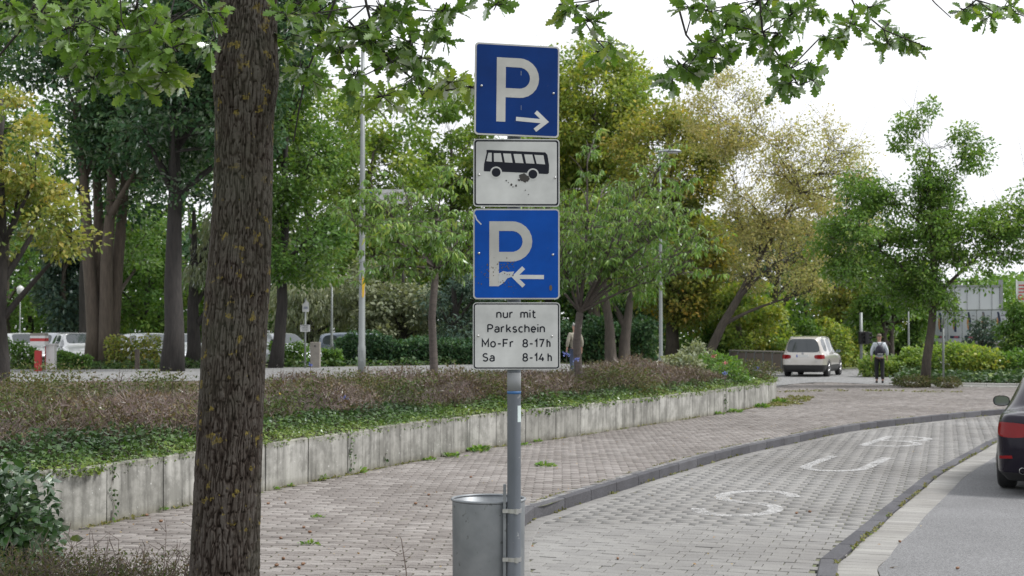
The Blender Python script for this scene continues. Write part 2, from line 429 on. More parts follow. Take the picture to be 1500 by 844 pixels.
# edge course of the lane beside the kerb
def course(name, line, d0, wd, ln, gap, z, ht, mt, parent, tints=None, maxn=290, ph=0.0, zr=.0015, chamfer=.006, visonly=True, stuffname=None):
    """stones laid end to end along a line, offset d0..d0+wd to its right; far ones beyond maxn joined"""
    c = offset(line, d0 + wd / 2); pts = resample(c, ln, ph); items = []
    for i in range(len(pts) - 1):
        a, b = pts[i], pts[i + 1]; m = (a + b) / 2
        px, py, fw = vis(m.x, m.y, z)
        if visonly and (py > 905 or px > 1560 or px < -60 or fw < 1): continue
        items.append((m, math.atan2(b.y - a.y, b.x - a.x), (b - a).length))
    vs = {}
    rest = []
    for i, (m, a, l) in enumerate(items):
        if i >= maxn: rest.append((m, a, l)); continue
        k = (round(l, 3), random.randrange(4))
        if k not in vs:
            mb = MB(); x, y = (l - gap) / 2, wd / 2; c_ = chamfer
            for zz, s in ((-ht, 0), (-c_, 0), (0, c_)):
                for sx, sy in ((-1, -1), (1, -1), (1, 1), (-1, 1)): mb.v.append(Vector((sx * (x - s), sy * (y - s), zz)))
            mb.face(8, 9, 10, 11)
            for q in range(4):
                r = (q + 1) % 4; mb.face(q, r, 4 + r, 4 + q); mb.face(4 + q, 4 + r, 8 + r, 8 + q)
            me = bpy.data.meshes.new(name); me.from_pydata([tuple(v) for v in mb.v], [], mb.f)
            at_ = me.attributes.new('tint', 'FLOAT', 'FACE'); at_.data.foreach_set('value', np.full(len(mb.f), random.random(), np.float32)); me.materials.append(mt); vs[k] = me
        o = bpy.data.objects.new(name, vs[k]); C.objects.link(o); o.parent = parent; o.location = (m.x, m.y, z + random.gauss(0, zr)); o.rotation_euler = (0, 0, a)
    if rest:
        mb = MB()
        for m, a, l in rest: mb.box((m.x, m.y, z - ht / 2), (l - gap, wd, ht), a)
        tag(mb.build(stuffname or 'far_' + name + 's', mt, parent), kind='stuff')
kerb = tag(empty('kerb'), kind='structure')
course('kerb_stone', KERB, -.10, .10, .9, .014, .006, .25, m_kerb, kerb, maxn=80, chamfer=.012)
course('kerb_cobble', KERB, -.185, .083, .125, .014, .001, .1, m_kerbtop, kerb, maxn=260, zr=.003)
course('lane_edge_stone', KERB, .006, .16, .24, .008, LANE + .006, .05, m_lane, lane, maxn=130)
strip = tag(empty('edge_strip'), kind='structure')
course('edge_stone', BANDL, 0, .155, .9, .013, LANE + .018, .12, m_kerb, strip, maxn=60, chamfer=.01)
gutter = tag(empty('gutter'), kind='structure')
course('gutter_stone', BANDL, .165, .335, .16, .006, LANE - .004, .1, m_gut, gutter, maxn=160, zr=.0008, chamfer=.003)
j_ = sheet('gutter_bed', resn(BANDL, 60), resn(offset(BANDL, .52), 60), LANE - .02, m_joint); j_.name = 'gutter_joint'; j_.parent = gutter; del j_['kind']
GR = resn(GUTR, 80)
road = sheet('road', GR, [p + Vector((14, -3 if i > 30 else -1)) for i, p in enumerate(GR)], LANE - .006, m_asph, 6)
# back road, joining the crossing on the right
near_e = catmull([V2(-60, 41), V2(-20, 38.5), V2(-8, 40), V2(0, 43), V2(5.4, 44.8), V2(7.9, 46.2), V2(10.1, 51.4)] + pix([(1215, 560), (1290, 564)], 0) + [V2(14.6, 50.3)], 1.5)
far_e = catmull([V2(-60, 50), V2(-19, 52.5), V2(-12, 54), V2(-3.5, 59.5), V2(5, 67), V2(10, 72), V2(16, 76), V2(21, 66)], 1.5)
sheet('back_road', resn(near_e, 90), resn(far_e, 90), .004, m_asph2, 14, LEV)
polysheet('side_street', [V2(14.5, 50.2), V2(15.2, 53.5), V2(19, 62), V2(23, 72), V2(60, 140), V2(48, 146), V2(20, 78), V2(17, 73), V2(15, 62)], .012, m_asph2)

# faded BUS marking on the lane
m_mark, n_, o_ = newmat('worn_road_paint')
p_ = node(n_, 'ShaderNodeBsdfPrincipled', Roughness=.8); p_.inputs['Base Color'].default_value = (.6, .6, .6, 1)
tr_ = node(n_, 'ShaderNodeBsdfTransparent'); mm_ = node(n_, 'ShaderNodeMixShader'); g_ = node(n_, 'ShaderNodeNewGeometry')
r1_ = ramp(n_, noisetex(n_, g_.outputs['Position'], 38, 4, .7), [(.40, (0, 0, 0)), (.62, (.62, .62, .62))]); r2_ = ramp(n_, noisetex(n_, g_.outputs['Position'], 3.5, 3), [(.34, (.3, .3, .3)), (.56, (1, 1, 1))])
n_.links.new(mixc(n_, 1.0, r1_.outputs[0], r2_.outputs[0], 'MULTIPLY'), mm_.inputs[0]); n_.links.new(tr_.outputs[0], mm_.inputs[1]); n_.links.new(p_.outputs[0], mm_.inputs[2]); n_.links.new(mm_.outputs[0], o_.inputs[0])
def arcp(cx, cy, rx, ry, a0, a1, n=10): return [(cx + rx * math.cos(R(a0 + (a1 - a0) * i / n)), cy + ry * math.sin(R(a0 + (a1 - a0) * i / n))) for i in range(n + 1)]
mk = tag(empty('lane_marking'), kind='structure')
def mark(px_, py_, strokes, ang):
    c = G(px_, py_, LANE); mb = MB()
    for s_i, s in enumerate(strokes):
        M = Matrix.Translation((c.x, c.y, LANE + .0085 + .0006 * s_i)) @ Matrix.Rotation(-R(ang), 4, 'Z') @ Matrix.Rotation(-PI / 2, 4, 'X')
        mb.ribbon([(x, y) for x, y in s], .16, 0, .0012, M)
    mb.build('letter', m_mark, mk)
S_ = arcp(0, .62, .42, .62, 10, 180, 9) + arcp(0, .62, .42, .62, 200, 255, 3) + arcp(0, -.62, .42, .62, 75, -170, 12)
mark(1095, 737, [S_], 20)
mark(1236, 680, [[(-.42, 1.3), (-.42, -.6)] + arcp(0, -.6, .42, .6, 190, 350, 10) + [(.42, -.6), (.42, 1.3)]], 24)
mark(1318, 647, [[(-.4, -1.25), (-.4, 1.25)], [(-.4, 1.2)] + arcp(0, .62, .38, .58, 90, -90, 8) + [(-.4, .04)], [(0, -.04)] + arcp(0, -.65, .42, .6, 90, -90, 8) + [(-.4, -1.25)]], 26)

# --- retaining wall of one-metre concrete panels --------------------------
WH = .55
m_wall, n_, o_ = newmat('wall_concrete')
p_ = node(n_, 'ShaderNodeBsdfPrincipled', Roughness=.9); n_.links.new(p_.outputs[0], o_.inputs[0])
at_ = node(n_, 'ShaderNodeAttribute', attribute_name='tint'); r_t = ramp(n_, at_.outputs['Fac'], [(0, (.29, .285, .27)), (1, (.39, .385, .37))])
gg = node(n_, 'ShaderNodeNewGeometry'); mp = node(n_, 'ShaderNodeMapping'); mp.inputs['Scale'].default_value = (8, 8, .5); n_.links.new(gg.outputs['Position'], mp.inputs[0])
st = ramp(n_, noisetex(n_, mp.outputs[0], 1.0, 5, .65), [(.36, (.52, .52, .50)), (.48, (.88, .88, .86)), (.66, (1.12, 1.12, 1.10))])
c_ = mixc(n_, 1.0, r_t.outputs[0], st.outputs[0], 'MULTIPLY')
bl = ramp(n_, noisetex(n_, gg.outputs['Position'], 3.2, 6, .72), [(.42, (.55, .55, .54)), (.58, (1, 1, 1))]); c_ = mixc(n_, .85, c_, bl.outputs[0], 'MULTIPLY')
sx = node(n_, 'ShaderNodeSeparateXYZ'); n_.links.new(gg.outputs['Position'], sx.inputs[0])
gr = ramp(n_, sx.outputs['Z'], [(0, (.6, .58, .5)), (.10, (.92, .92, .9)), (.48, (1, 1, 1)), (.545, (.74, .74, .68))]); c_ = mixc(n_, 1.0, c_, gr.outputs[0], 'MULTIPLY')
sp = ramp(n_, noisetex(n_, gg.outputs['Position'], 28, 3), [(.68, (0, 0, 0)), (.72, (1, 1, 1))]); c_ = mixc(n_, sp.outputs[0], c_, (.52, .52, .5))
n_.links.new(c_, p_.inputs['Base Color']); bump(n_, noisetex(n_, gg.outputs['Position'], 40, 4), .35, .004, p_)
wall = thing('retaining_wall', 'low curved wall of pale weathered concrete panels holding the planted bed', 'wall', (0, 0, 0)); wall['kind'] = 'thing'
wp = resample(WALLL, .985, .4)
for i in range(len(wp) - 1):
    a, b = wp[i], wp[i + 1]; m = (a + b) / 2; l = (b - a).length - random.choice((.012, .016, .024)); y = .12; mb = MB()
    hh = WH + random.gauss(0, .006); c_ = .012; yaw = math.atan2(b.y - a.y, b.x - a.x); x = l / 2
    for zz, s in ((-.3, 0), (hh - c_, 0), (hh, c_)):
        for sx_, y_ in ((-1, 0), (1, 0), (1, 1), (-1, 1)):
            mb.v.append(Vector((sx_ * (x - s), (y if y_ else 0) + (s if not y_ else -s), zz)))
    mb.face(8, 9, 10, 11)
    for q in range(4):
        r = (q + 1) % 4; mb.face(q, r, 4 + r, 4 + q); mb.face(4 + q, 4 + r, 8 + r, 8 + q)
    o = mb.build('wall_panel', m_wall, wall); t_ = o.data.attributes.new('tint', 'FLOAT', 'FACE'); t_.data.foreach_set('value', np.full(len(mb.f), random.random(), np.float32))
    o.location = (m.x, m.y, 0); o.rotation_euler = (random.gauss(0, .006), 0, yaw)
# soil of the bed, between the wall and the back road
NB = 90
BW = resn(offset(WALLL, -.10), NB); BB = resn([V2(-40, 39)] + [p for p in near_e if -40 < p.x < 5.5] + [V2(5.6, 44.6)], NB)
mb = MB(); K = 26
for i in range(NB):
    for j in range(K):
        t = (j / (K - 1)) ** 1.5; p = BW[i].lerp(BB[i], t); mb.v.append(Vector((p.x, p.y, WH - .05 + .03 * mnoise.noise(Vector((p.x, p.y, 0))))))
for i in range(NB - 1):
    for j in range(K - 1): mb.face(i * K + j, i * K + K + j, i * K + K + j + 1, i * K + j + 1)
tag(mb.build('flower_bed', m_soil, smooth=True), kind='structure')
# ================================================================== vegetation
def rotmats(D, roll):
    """frames whose x axis is D (n,3), rolled about it"""
    D = D / np.linalg.norm(D, axis=1, keepdims=True); up = np.tile([0., 0., 1.], (len(D), 1)); bad = np.abs(D[:, 2]) > .97; up[bad] = [1, 0, 0]
    S = np.cross(up, D); S /= np.linalg.norm(S, axis=1, keepdims=True); N = np.cross(D, S)
    c, s = np.cos(roll)[:, None], np.sin(roll)[:, None]
    return np.stack([D, S * c + N * s, -S * s + N * c], axis=2)
def leafmesh(name, P, D, size, tmpl, faces, tint, m, parent=None, roll=None, rollsd=.7, stuff=True):
    n = len(P); roll = RNG.normal(0, rollsd, n) if roll is None else roll
    Rm = rotmats(np.asarray(D, float), roll); T = np.asarray(tmpl, float); k = len(T)
    V = np.einsum('nij,kj->nki', Rm, T) * np.asarray(size).reshape(-1, 1, 1) + np.asarray(P)[:, None, :]
    Fc = (np.arange(n) * k)[:, None, None] + np.array(faces)[None]
    o = np_mesh(name, V.reshape(-1, 3), Fc.reshape(-1, len(faces[0])), np.repeat(tint, len(faces)), m, parent)
    if stuff: o['kind'] = 'stuff'
    return o
# templates along +x, unit length
T_DIA = [(0, 0, 0), (.45, -.30, .05), (1, 0, -.08), (.5, .30, .05)]; F_DIA = [(0, 1, 2), (0, 2, 3)]
T_LNG = [(0, 0, 0), (.35, -.13, .02), (.72, -.10, -.08), (1, 0, -.26), (.72, .10, -.08), (.35, .13, .02)]; F_LNG = [(0, 1, 5), (1, 2, 5), (2, 4, 5), (2, 3, 4)]
T_OV = [(0, 0, 0), (.22, -.20, .03), (.6, -.27, .0), (1, 0, -.12), (.6, .27, .0), (.22, .20, .03)]; F_OV = [(0, 1, 5), (1, 2, 5), (2, 4, 5), (2, 3, 4)]
T_IVY = [(0, 0, 0), (.05, -.42, -.04), (.45, -.34, .02), (1, 0, -.10), (.45, .34, .02), (.05, .42, -.04)]; F_IVY = [(0, 1, 2), (0, 2, 3), (0, 3, 4), (0, 4, 5)]
# lobed oak leaf
def oak_template():
    st = [(0, .015), (.10, .03), (.17, .13), (.26, .075), (.38, .235), (.46, .12), (.60, .31), (.66, .165), (.81, .25), (.87, .12), (.97, .10), (1.0, .02)]
    V = []; Fq = []
    for t, w_ in st:
        for s in (-1, 0, 1):
            sweep = .05 if w_ > .12 and s else 0
            V.append((t + sweep * (w_ > .12), s * w_, -.10 * t * t + (.06 * w_ / .3 if s else 0)))
    for i in range(len(st) - 1):
        a = i * 3; b = a + 3; Fq += [(a, b, b + 1, a + 1), (a + 1, b + 1, b + 2, a + 2)]
    return V, Fq
T_OAK, F_OAK = oak_template()

m_bark = pmat('bark_grey_brown', (.095, .08, .065), (.05, .042, .036), .95, 5, bmp=.8, bscale=18, stretch=(3, 3, .6), bdist=.03)
m_bark_pale = pmat('bark_pale', (.125, .10, .078), (.075, .06, .048), .95, 5, bmp=.8, bscale=14, stretch=(3, 3, .5), bdist=.03)
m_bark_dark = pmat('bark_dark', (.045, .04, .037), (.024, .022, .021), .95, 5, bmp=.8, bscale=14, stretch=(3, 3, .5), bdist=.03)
m_twig = pmat('twig_brown', (.15, .115, .095), (.10, .075, .062), .9, 20)
FM = {
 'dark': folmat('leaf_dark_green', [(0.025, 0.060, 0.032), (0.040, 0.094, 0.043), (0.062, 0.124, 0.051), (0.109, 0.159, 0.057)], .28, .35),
 'mid': folmat('leaf_mid_green', [(0.058, 0.128, 0.031), (0.091, 0.183, 0.040), (0.143, 0.232, 0.050), (0.221, 0.275, 0.066)], .45, .3),
 'fresh': folmat('leaf_fresh_green', [(0.072, 0.150, 0.036), (0.111, 0.210, 0.043), (0.169, 0.264, 0.054), (0.247, 0.312, 0.072)], .48, .4),
 'light': folmat('leaf_light_green', [(0.111, 0.201, 0.048), (0.170, 0.261, 0.061), (0.248, 0.315, 0.072), (0.366, 0.364, 0.085)], .5, .3),
 'yellow': folmat('leaf_yellow_green', [(0.122, 0.205, 0.050), (0.202, 0.283, 0.065), (0.331, 0.354, 0.079), (0.547, 0.439, 0.086)], .48, .4),
 'orange': folmat('leaf_orange_green', [(0.122, 0.190, 0.054), (0.220, 0.259, 0.066), (0.329, 0.299, 0.084), (0.512, 0.322, 0.078)], .46, .35),
 'tan': folmat('leaf_tan', [(0.269, 0.294, 0.121), (0.362, 0.350, 0.161), (0.444, 0.378, 0.188), (0.484, 0.350, 0.161)], .45, .3),
 'silver': folmat('leaf_silver', [(0.130, 0.163, 0.111), (0.208, 0.234, 0.156), (0.286, 0.305, 0.208), (0.364, 0.364, 0.247)], .3, .5),
 'blue': folmat('leaf_blue_green', [(0.037, 0.073, 0.062), (0.062, 0.106, 0.085), (0.094, 0.138, 0.106), (0.125, 0.163, 0.112)], .25, .4),
 'cherry': folmat('leaf_cherry', [(0.086, 0.175, 0.051), (0.139, 0.241, 0.067), (0.200, 0.308, 0.079), (0.348, 0.384, 0.112)], .36, .6, gloss=.07, rough=.4),
 'oak': folmat('leaf_oak', [(0.060, 0.128, 0.027), (0.090, 0.173, 0.033), (0.128, 0.225, 0.042), (0.225, 0.285, 0.060)], .46, 1.5, gloss=.10, rough=.4),
}
def curve_pts(a, b, sag=.15, n=5, jit=.06):
    a, b = Vector(a), Vector(b); L = (b - a).length; o = []
    side = Vector((random.uniform(-1, 1), random.uniform(-1, 1), 0)) * L * jit
    for i in range(n + 1):
        t = i / n; o.append(a.lerp(b, t) + (Vector((0, 0, 1)) * sag * L + side) * math.sin(PI * t) * (1 - .3 * t) * .7)
    return o
def tree(label, base, H, blobs, mat='mid', bark=None, tr=.2, nl=9000, ls=.2, tmpl='dia', clump=.9, per=140, fork=None, lean=(0, 0), group=None, cat='tree', name='tree',
         limb_frac=1.0, flat=.6, droop=0, trunk_to=None, trunks=1, seedless=False, shell=.45, twigs=0, dens=1.0, prims=9, gap=-.22, splay=.14, lowfork=.3):
    """blobs: (dx, dy, z, rx, ry, rz) crown ellipsoids relative to the base"""
    bark = bark or m_bark; base = Vector(base); t = thing(name, label, cat, base, 0, group)
    tz = trunk_to or H * .8; mb = MB(); heads = []
    for q in range(trunks):
        a = 2 * PI * q / max(1, trunks) + .6; sp = (0 if trunks == 1 else 1)
        x0, y0 = sp * tr * .8 * math.cos(a), sp * tr * .5 * math.sin(a); pts = []; rad = []
        for i in range(9):
            f = i / 8; wob = .03 * tz
            pts.append((x0 + lean[0] * f ** 1.2 + sp * math.cos(a) * tz * splay * f ** 1.5 + wob * mnoise.noise(Vector((q, f * 3, base.x))), y0 + lean[1] * f + sp * math.sin(a) * tz * splay * .7 * f + wob * mnoise.noise(Vector((q + 9, f * 3, base.y))), f * tz - .1))
            rad.append(tr * (1.25 if i == 0 else 1) * (1 - .82 * f ** 1.1) * (.72 if trunks > 1 else 1) + .012)
        mb.tube(pts, rad, 10); heads.append([Vector(p) for p in pts])
    mb.build('trunk', bark, t, smooth=True)
    vol = [(b[3] * b[4] * b[5]) ** .65 for b in blobs]; nc = max(6, int(nl / per)); cl = []
    tries = 0
    while len(cl) < nc and tries < nc * 40:
        tries += 1; b = random.choices(blobs, vol)[0]
        u = RNG.normal(size=3); u /= np.linalg.norm(u); r = (shell + (1 - shell) * random.random()) ** .6
        p = np.array([b[0] + u[0] * r * b[3], b[1] + u[1] * r * b[4], b[2] + u[2] * r * b[5]])
        if mnoise.noise(Vector(p + np.array(base)) * .45) < gap: continue          # gaps
        cl.append((p, u))
    # limbs, then branches from the nearest limb out to every clump
    lb = MB(); prim = []; K = min(len(cl), prims); cand = random.sample(range(len(cl)), K)
    for i in cand:
        p, u = cl[i]; hd = random.choice(heads); zt = max(lowfork * tz, p[2] - random.uniform(.5, .9) * np.hypot(p[0] - lean[0] * .5, p[1]) - .8); zt = min(zt, tz * .97)
        k = min(8, max(1, int(round(zt / tz * 8)))); a = hd[k]; rr = min(tr * (1 - .82 * (k / 8) ** 1.1) * .62, tr * .42) + .01
        cp_ = curve_pts(a, p, random.uniform(.02, .16), 6, .10); lb.tube(cp_, [rr * (1 - .85 * j / 6) for j in range(7)], 6, cap=False)
        prim += [(q, rr * (1 - .85 * j / 6)) for j, q in enumerate(cp_[1:])]
    for hd in heads: prim += [(q, tr * .3 * (1 - k / 9)) for k, q in enumerate(hd) if k > 3]
    pa = np.array([tuple(q) for q, _ in prim])
    for i, (p, u) in enumerate(cl):
        if random.random() > limb_frac: continue
        dv = np.linalg.norm(pa - p, axis=1) + np.clip(pa[:, 2] - p[2], 0, 9) * 1.2; j = int(np.argmin(dv + (dv < .3) * 5)); a, ra = prim[j]
        rr = min(.5 * ra, .012 + .012 * dv[j]) + .004
        cp_ = curve_pts(a, p, random.uniform(.02, .12), 3, .12); lb.tube(cp_, [rr * (1 - .7 * q / 3) for q in range(4)], 4, cap=False)
        for _ in range(twigs):
            e = Vector(p) + Vector(RNG.normal(0, clump, 3)) + Vector((0, 0, clump * .4)); s_ = cp_[random.choice((1, 2))]; lb.tube([s_, s_.lerp(e, .5) + Vector((0, 0, .05)), e], [.012, .009, .004], 3, cap=False)
    if lb.v: lb.build('branch', bark, t, smooth=True)['kind'] = 'stuff'
    # leaves
    P, D, S, TT = [], [], [], []
    for p, u in cl:
        n = int(per * random.uniform(.5, 1.5) * dens); rc = clump * random.uniform(.55, 1.25)
        v = RNG.normal(size=(n, 3)); v /= np.linalg.norm(v, axis=1, keepdims=True); rr = rc * RNG.random(n) ** .45
        q = v * rr[:, None]; q[:, 2] *= flat; P.append(q + p)
        d = v * .8 + RNG.normal(0, .5, (n, 3)); d[:, 2] -= .25 + droop; D.append(d); S.append(np.full(n, ls) * RNG.uniform(.6, 1.3, n)); TT.append(np.clip(RNG.normal(.42 + random.gauss(0, .12), .16, n), 0, 1))
    tm = {'dia': (T_DIA, F_DIA), 'lng': (T_LNG, F_LNG), 'ov': (T_OV, F_OV), 'ivy': (T_IVY, F_IVY)}[tmpl]
    leafmesh('crown', np.concatenate(P), np.concatenate(D), np.concatenate(S), tm[0], tm[1], np.concatenate(TT), FM[mat], t)
    return t
def TB(px, py, y, L=None):      # base of a thing at distance y under a photo column
    p = at(px, py, y); z = LEV(p.x, y) if L is None else L
    return (p.x, y, z)

# ---- far wood behind everything --------------------------------------------------
def wood(name, xs, y, depth, h0, h1, n, ls, m, z0=.3):
    X = RNG.uniform(xs[0], xs[1], n); Y = y + RNG.uniform(0, depth, n)
    hh = np.array([h0 + (h1 - h0) * (.5 + .5 * mnoise.noise(Vector((x * .12, y_ * .1, 3.3)))) for x, y_ in zip(X, Y)])
    Z = z0 + hh * RNG.random(n) ** .75; D = RNG.normal(0, 1, (n, 3)); D[:, 2] -= .4
    return leafmesh(name, np.c_[X, Y, Z], D, ls * RNG.uniform(.7, 1.3, n), T_DIA, F_DIA, np.clip(RNG.normal(.4, .2, n), 0, 1), m)
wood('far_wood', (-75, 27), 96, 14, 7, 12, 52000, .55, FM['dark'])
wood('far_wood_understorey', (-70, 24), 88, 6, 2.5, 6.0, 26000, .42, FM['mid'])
wood('horizon_trees', (55, 150), 170, 30, 7, 11, 30000, .8, FM['mid'])
core = MB()                     # the wood's dense heart, earth bank with shadowed trunks
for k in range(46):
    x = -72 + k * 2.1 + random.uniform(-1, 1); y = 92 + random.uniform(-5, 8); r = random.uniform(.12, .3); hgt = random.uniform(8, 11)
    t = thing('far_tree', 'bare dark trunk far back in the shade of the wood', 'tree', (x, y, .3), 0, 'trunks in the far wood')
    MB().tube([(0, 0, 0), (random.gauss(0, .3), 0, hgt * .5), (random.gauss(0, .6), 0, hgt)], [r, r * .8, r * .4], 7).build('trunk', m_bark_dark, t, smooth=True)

# ---- individual trees, left to right ----------------------------------------------
def PXB(px0, px1, py0, py1, y, base, ry=None, dy=0):   # crown ellipsoid covering a window of the photo
    a = at((px0 + px1) / 2, (py0 + py1) / 2, y + dy); rx = (px1 - px0) / 2 * y / F; rz = (py1 - py0) / 2 * y / F
    return (a.x - base[0], dy, a.z - base[2], rx, ry or rx, rz)
b = TB(2, 500, 34); tree('tree with yellowing leaves and a dark trunk at the left edge of the picture', b, 9, [PXB(-140, 95, 100, 330, 34, b), PXB(-60, 130, 240, 390, 34, b)], 'orange', m_bark_dark, .2, 9000, .15, clump=.55, per=110, name='yellowing_tree')
b = TB(150, 520, 56); tree('tall dark green tree whose pale trunk forks into several stems', b, 17, [PXB(50, 310, -120, 180, 56, b), PXB(100, 330, 120, 310, 56, b), PXB(0, 130, -100, 130, 56, b)], 'dark', m_bark_pale, .42, 30000, .24, clump=1.25, per=150, trunks=4, trunk_to=12, gap=-.3, splay=.075, name='forked_tree')
b = TB(252, 535, 50); tree('dark upright trunk with a pale scar just left of the big oak trunk', b, 15, [PXB(190, 400, 60, 300, 50, b), PXB(220, 480, -80, 160, 50, b)], 'dark', m_bark_dark, .36, 26000, .23, clump=1.15, gap=-.3, per=150, trunk_to=12.5, name='dark_tree')
b = TB(284, 530, 57); tree('slim dark tree half hidden behind the dark upright trunk', b, 8, [PXB(270, 360, 330, 440, 57, b), PXB(290, 420, 300, 400, 57, b)], 'silver', m_bark_dark, .3, 5000, .26, tmpl='lng', clump=.9, per=140, droop=1.2, name='slim_tree')
b = TB(170, 522, 63); tree('thin mossy stem right of the forked tree', b, 10, [PXB(130, 250, 290, 400, 63, b)], 'mid', m_bark, .17, 3500, .22, clump=.8, per=110, name='thin_tree')
b = TB(95, 500, 78); tree('blue grey bushy tree behind the parked cars on the left', b, 8, [PXB(60, 140, 330, 500, 78, b)], 'blue', m_bark, .25, 9000, .28, clump=1.1, per=150, name='bluish_tree')
b = TB(10, 500, 84); tree('pale green tree far back at the left edge behind the lantern post', b, 10, [PXB(-40, 60, 330, 490, 84, b), PXB(-60, 40, 200, 380, 84, b)], 'mid', m_bark, .2, 6000, .3, clump=1.0, per=110, name='pale_tree')
b = TB(215, 500, 80); tree('bushy green tree filling the gap between the forked and the dark trunk', b, 9, [PXB(160, 270, 350, 490, 80, b), PXB(250, 330, 380, 500, 80, b)], 'mid', m_bark_dark, .2, 8000, .28, clump=1.0, per=120, name='bushy_tree')
b = TB(404, 520, 55); tree('green tree with a crooked dark limb right of the big oak trunk', b, 13, [PXB(380, 500, 130, 330, 55, b), PXB(370, 520, 290, 420, 55, b), PXB(320, 470, 60, 200, 55, b)], 'mid', m_bark_dark, .24, 16000, .2, clump=.95, per=150, lean=(.6, 0), twigs=2, name='crooked_tree')
b = TB(455, 500, 74); tree('silvery willow like tree behind the grey estate car', b, 6, [PXB(395, 530, 395, 500, 74, b)], 'silver', m_bark_dark, .3, 8000, .3, tmpl='lng', clump=1.0, per=130, droop=1.3, name='silvery_tree')
b = TB(590, 505, 72); tree('pale olive tree behind the low hedge, left of the first small cherry', b, 6, [PXB(530, 640, 410, 510, 72, b), PXB(500, 600, 380, 470, 72, b)], 'silver', m_bark_dark, .25, 8000, .26, clump=.9, per=120, twigs=2, name='olive_tree')
b = TB(665, 505, 70); tree('bluish leafy tree behind the bottom sign plate', b, 6, [PXB(620, 740, 400, 510, 70, b)], 'blue', m_bark_dark, .25, 6500, .26, tmpl='lng', clump=.9, per=120, name='bluish_tree')
b = TB(545, 505, 82); tree('tall light green tree behind the street lamp', b, 15, [PXB(480, 640, 130, 330, 82, b), PXB(470, 600, 290, 430, 82, b)], 'light', m_bark, .3, 15000, .3, clump=1.3, per=130, twigs=1, name='light_tree')
b = TB(660, 505, 86); tree('tall airy green tree left of the top parking sign', b, 17, [PXB(590, 740, 115, 300, 86, b), PXB(600, 760, 260, 420, 86, b)], 'light', m_bark, .3, 15000, .3, clump=1.2, per=130, twigs=1, name='airy_tree')
b = TB(760, 505, 90); tree('bushy light tree standing directly behind the sign plates', b, 14, [PXB(690, 860, 200, 460, 90, b)], 'light', m_bark, .3, 9000, .32, clump=1.2, per=130, name='bushy_tree')
b = TB(905, 527, 66); tree('tree with a short forked grey trunk right of the second cherry', b, 8, [PXB(830, 990, 330, 450, 66, b), PXB(850, 960, 270, 380, 66, b)], 'mid', m_bark, .42, 9000, .22, tmpl='lng', clump=.9, per=140, droop=.8, trunks=2, trunk_to=5, name='short_trunk_tree')
b = TB(870, 515, 84); tree('tall yellow green tree rising behind the top parking sign', b, 19, [PXB(780, 960, 60, 260, 84, b), PXB(790, 930, 200, 420, 84, b)], 'yellow', m_bark, .4, 38000, .29, clump=1.3, per=150, gap=-.35, twigs=1, name='yellow_green_tree')
b = TB(985, 515, 78); tree('tree turning orange in the middle of the right hand wood', b, 15, [PXB(900, 1060, 150, 340, 78, b), PXB(930, 1080, 290, 480, 78, b)], 'orange', m_bark, .4, 33000, .25, clump=1.15, per=150, gap=-.35, twigs=1, name='autumn_tree')
b = TB(940, 512, 88); tree('dark shaded tree under the yellow green one behind the lamp post', b, 9, [PXB(820, 1000, 350, 500, 88, b)], 'dark', m_bark_dark, .3, 11000, .3, clump=1.2, per=150, name='shaded_tree')
b = TB(1035, 515, 72, .1); tree('thin leaning tree with sparse tan leaves spreading to the right', b, 14, [PXB(1040, 1180, 180, 360, 72, b), PXB(1130, 1270, 160, 330, 72, b), PXB(1000, 1130, 90, 240, 72, b), PXB(1060, 1230, 320, 440, 72, b)], 'tan', m_bark, .26, 27000, .15, clump=.95, per=80, gap=-.3, lean=(4.8, 0), trunk_to=9, twigs=2, flat=.8, name='leaning_tree')
b = TB(1120, 520, 80, .0); tree('second sparse tan tree behind the parapet', b, 13, [PXB(1080, 1230, 240, 420, 80, b), PXB(1180, 1290, 250, 400, 80, b)], 'tan', m_bark, .2, 11000, .15, clump=1.0, per=85, twigs=2, flat=.8, lean=(1.5, 0), name='sparse_tree')
b = TB(1085, 520, 76, .0); tree('yellow green bushy tree above the grey parapet', b, 5, [PXB(1040, 1140, 410, 520, 76, b), PXB(1090, 1160, 440, 520, 76, b)], 'yellow', m_bark, .15, 9000, .22, clump=.7, per=130, name='bushy_tree')
b = TB(1180, 520, 92, 0); tree('dark green conical tree above the pale car', b, 7, [PXB(1160, 1200, 380, 510, 92, b), PXB(1150, 1215, 430, 520, 92, b)], 'mid', m_bark, .2, 6500, .26, clump=.8, per=130, name='conical_tree')
b = TB(1232, 520, 84, 0); tree('rusty orange tree between the pale car and the walker', b, 8, [PXB(1195, 1275, 370, 480, 84, b), PXB(1210, 1250, 450, 520, 84, b)], 'orange', m_bark, .2, 8000, .24, clump=.8, per=120, twigs=1, name='rusty_tree')
b = TB(1302, 528, 74, 0); tree('forked slim tree behind the walking man', b, 8, [PXB(1260, 1345, 380, 470, 74, b), PXB(1240, 1300, 420, 500, 76, b)], 'mid', m_bark, .2, 6500, .24, clump=.8, per=110, trunks=2, trunk_to=5, name='slim_tree')
b = TB(1255, 520, 95, 0); tree('green bushy tree far behind the traffic light', b, 6, [PXB(1215, 1370, 430, 520, 95, b)], 'mid', m_bark, .2, 9000, .3, clump=.9, per=130, name='bushy_tree')
b = TB(1340, 520, 100, 0); tree('dull olive tree left of the poster fence', b, 8, [PXB(1290, 1375, 390, 510, 100, b)], 'yellow', m_bark, .2, 6500, .3, clump=.9, per=120, name='olive_tree')
b = TB(1485, 545, 62, 0); tree('dark conifer at the right edge beside the poster fence', b, 4, [PXB(1465, 1520, 440, 545, 62, b), PXB(1480, 1505, 430, 500, 62, b)], 'mid', m_bark, .1, 5500, .16, clump=.45, per=110, name='conifer')
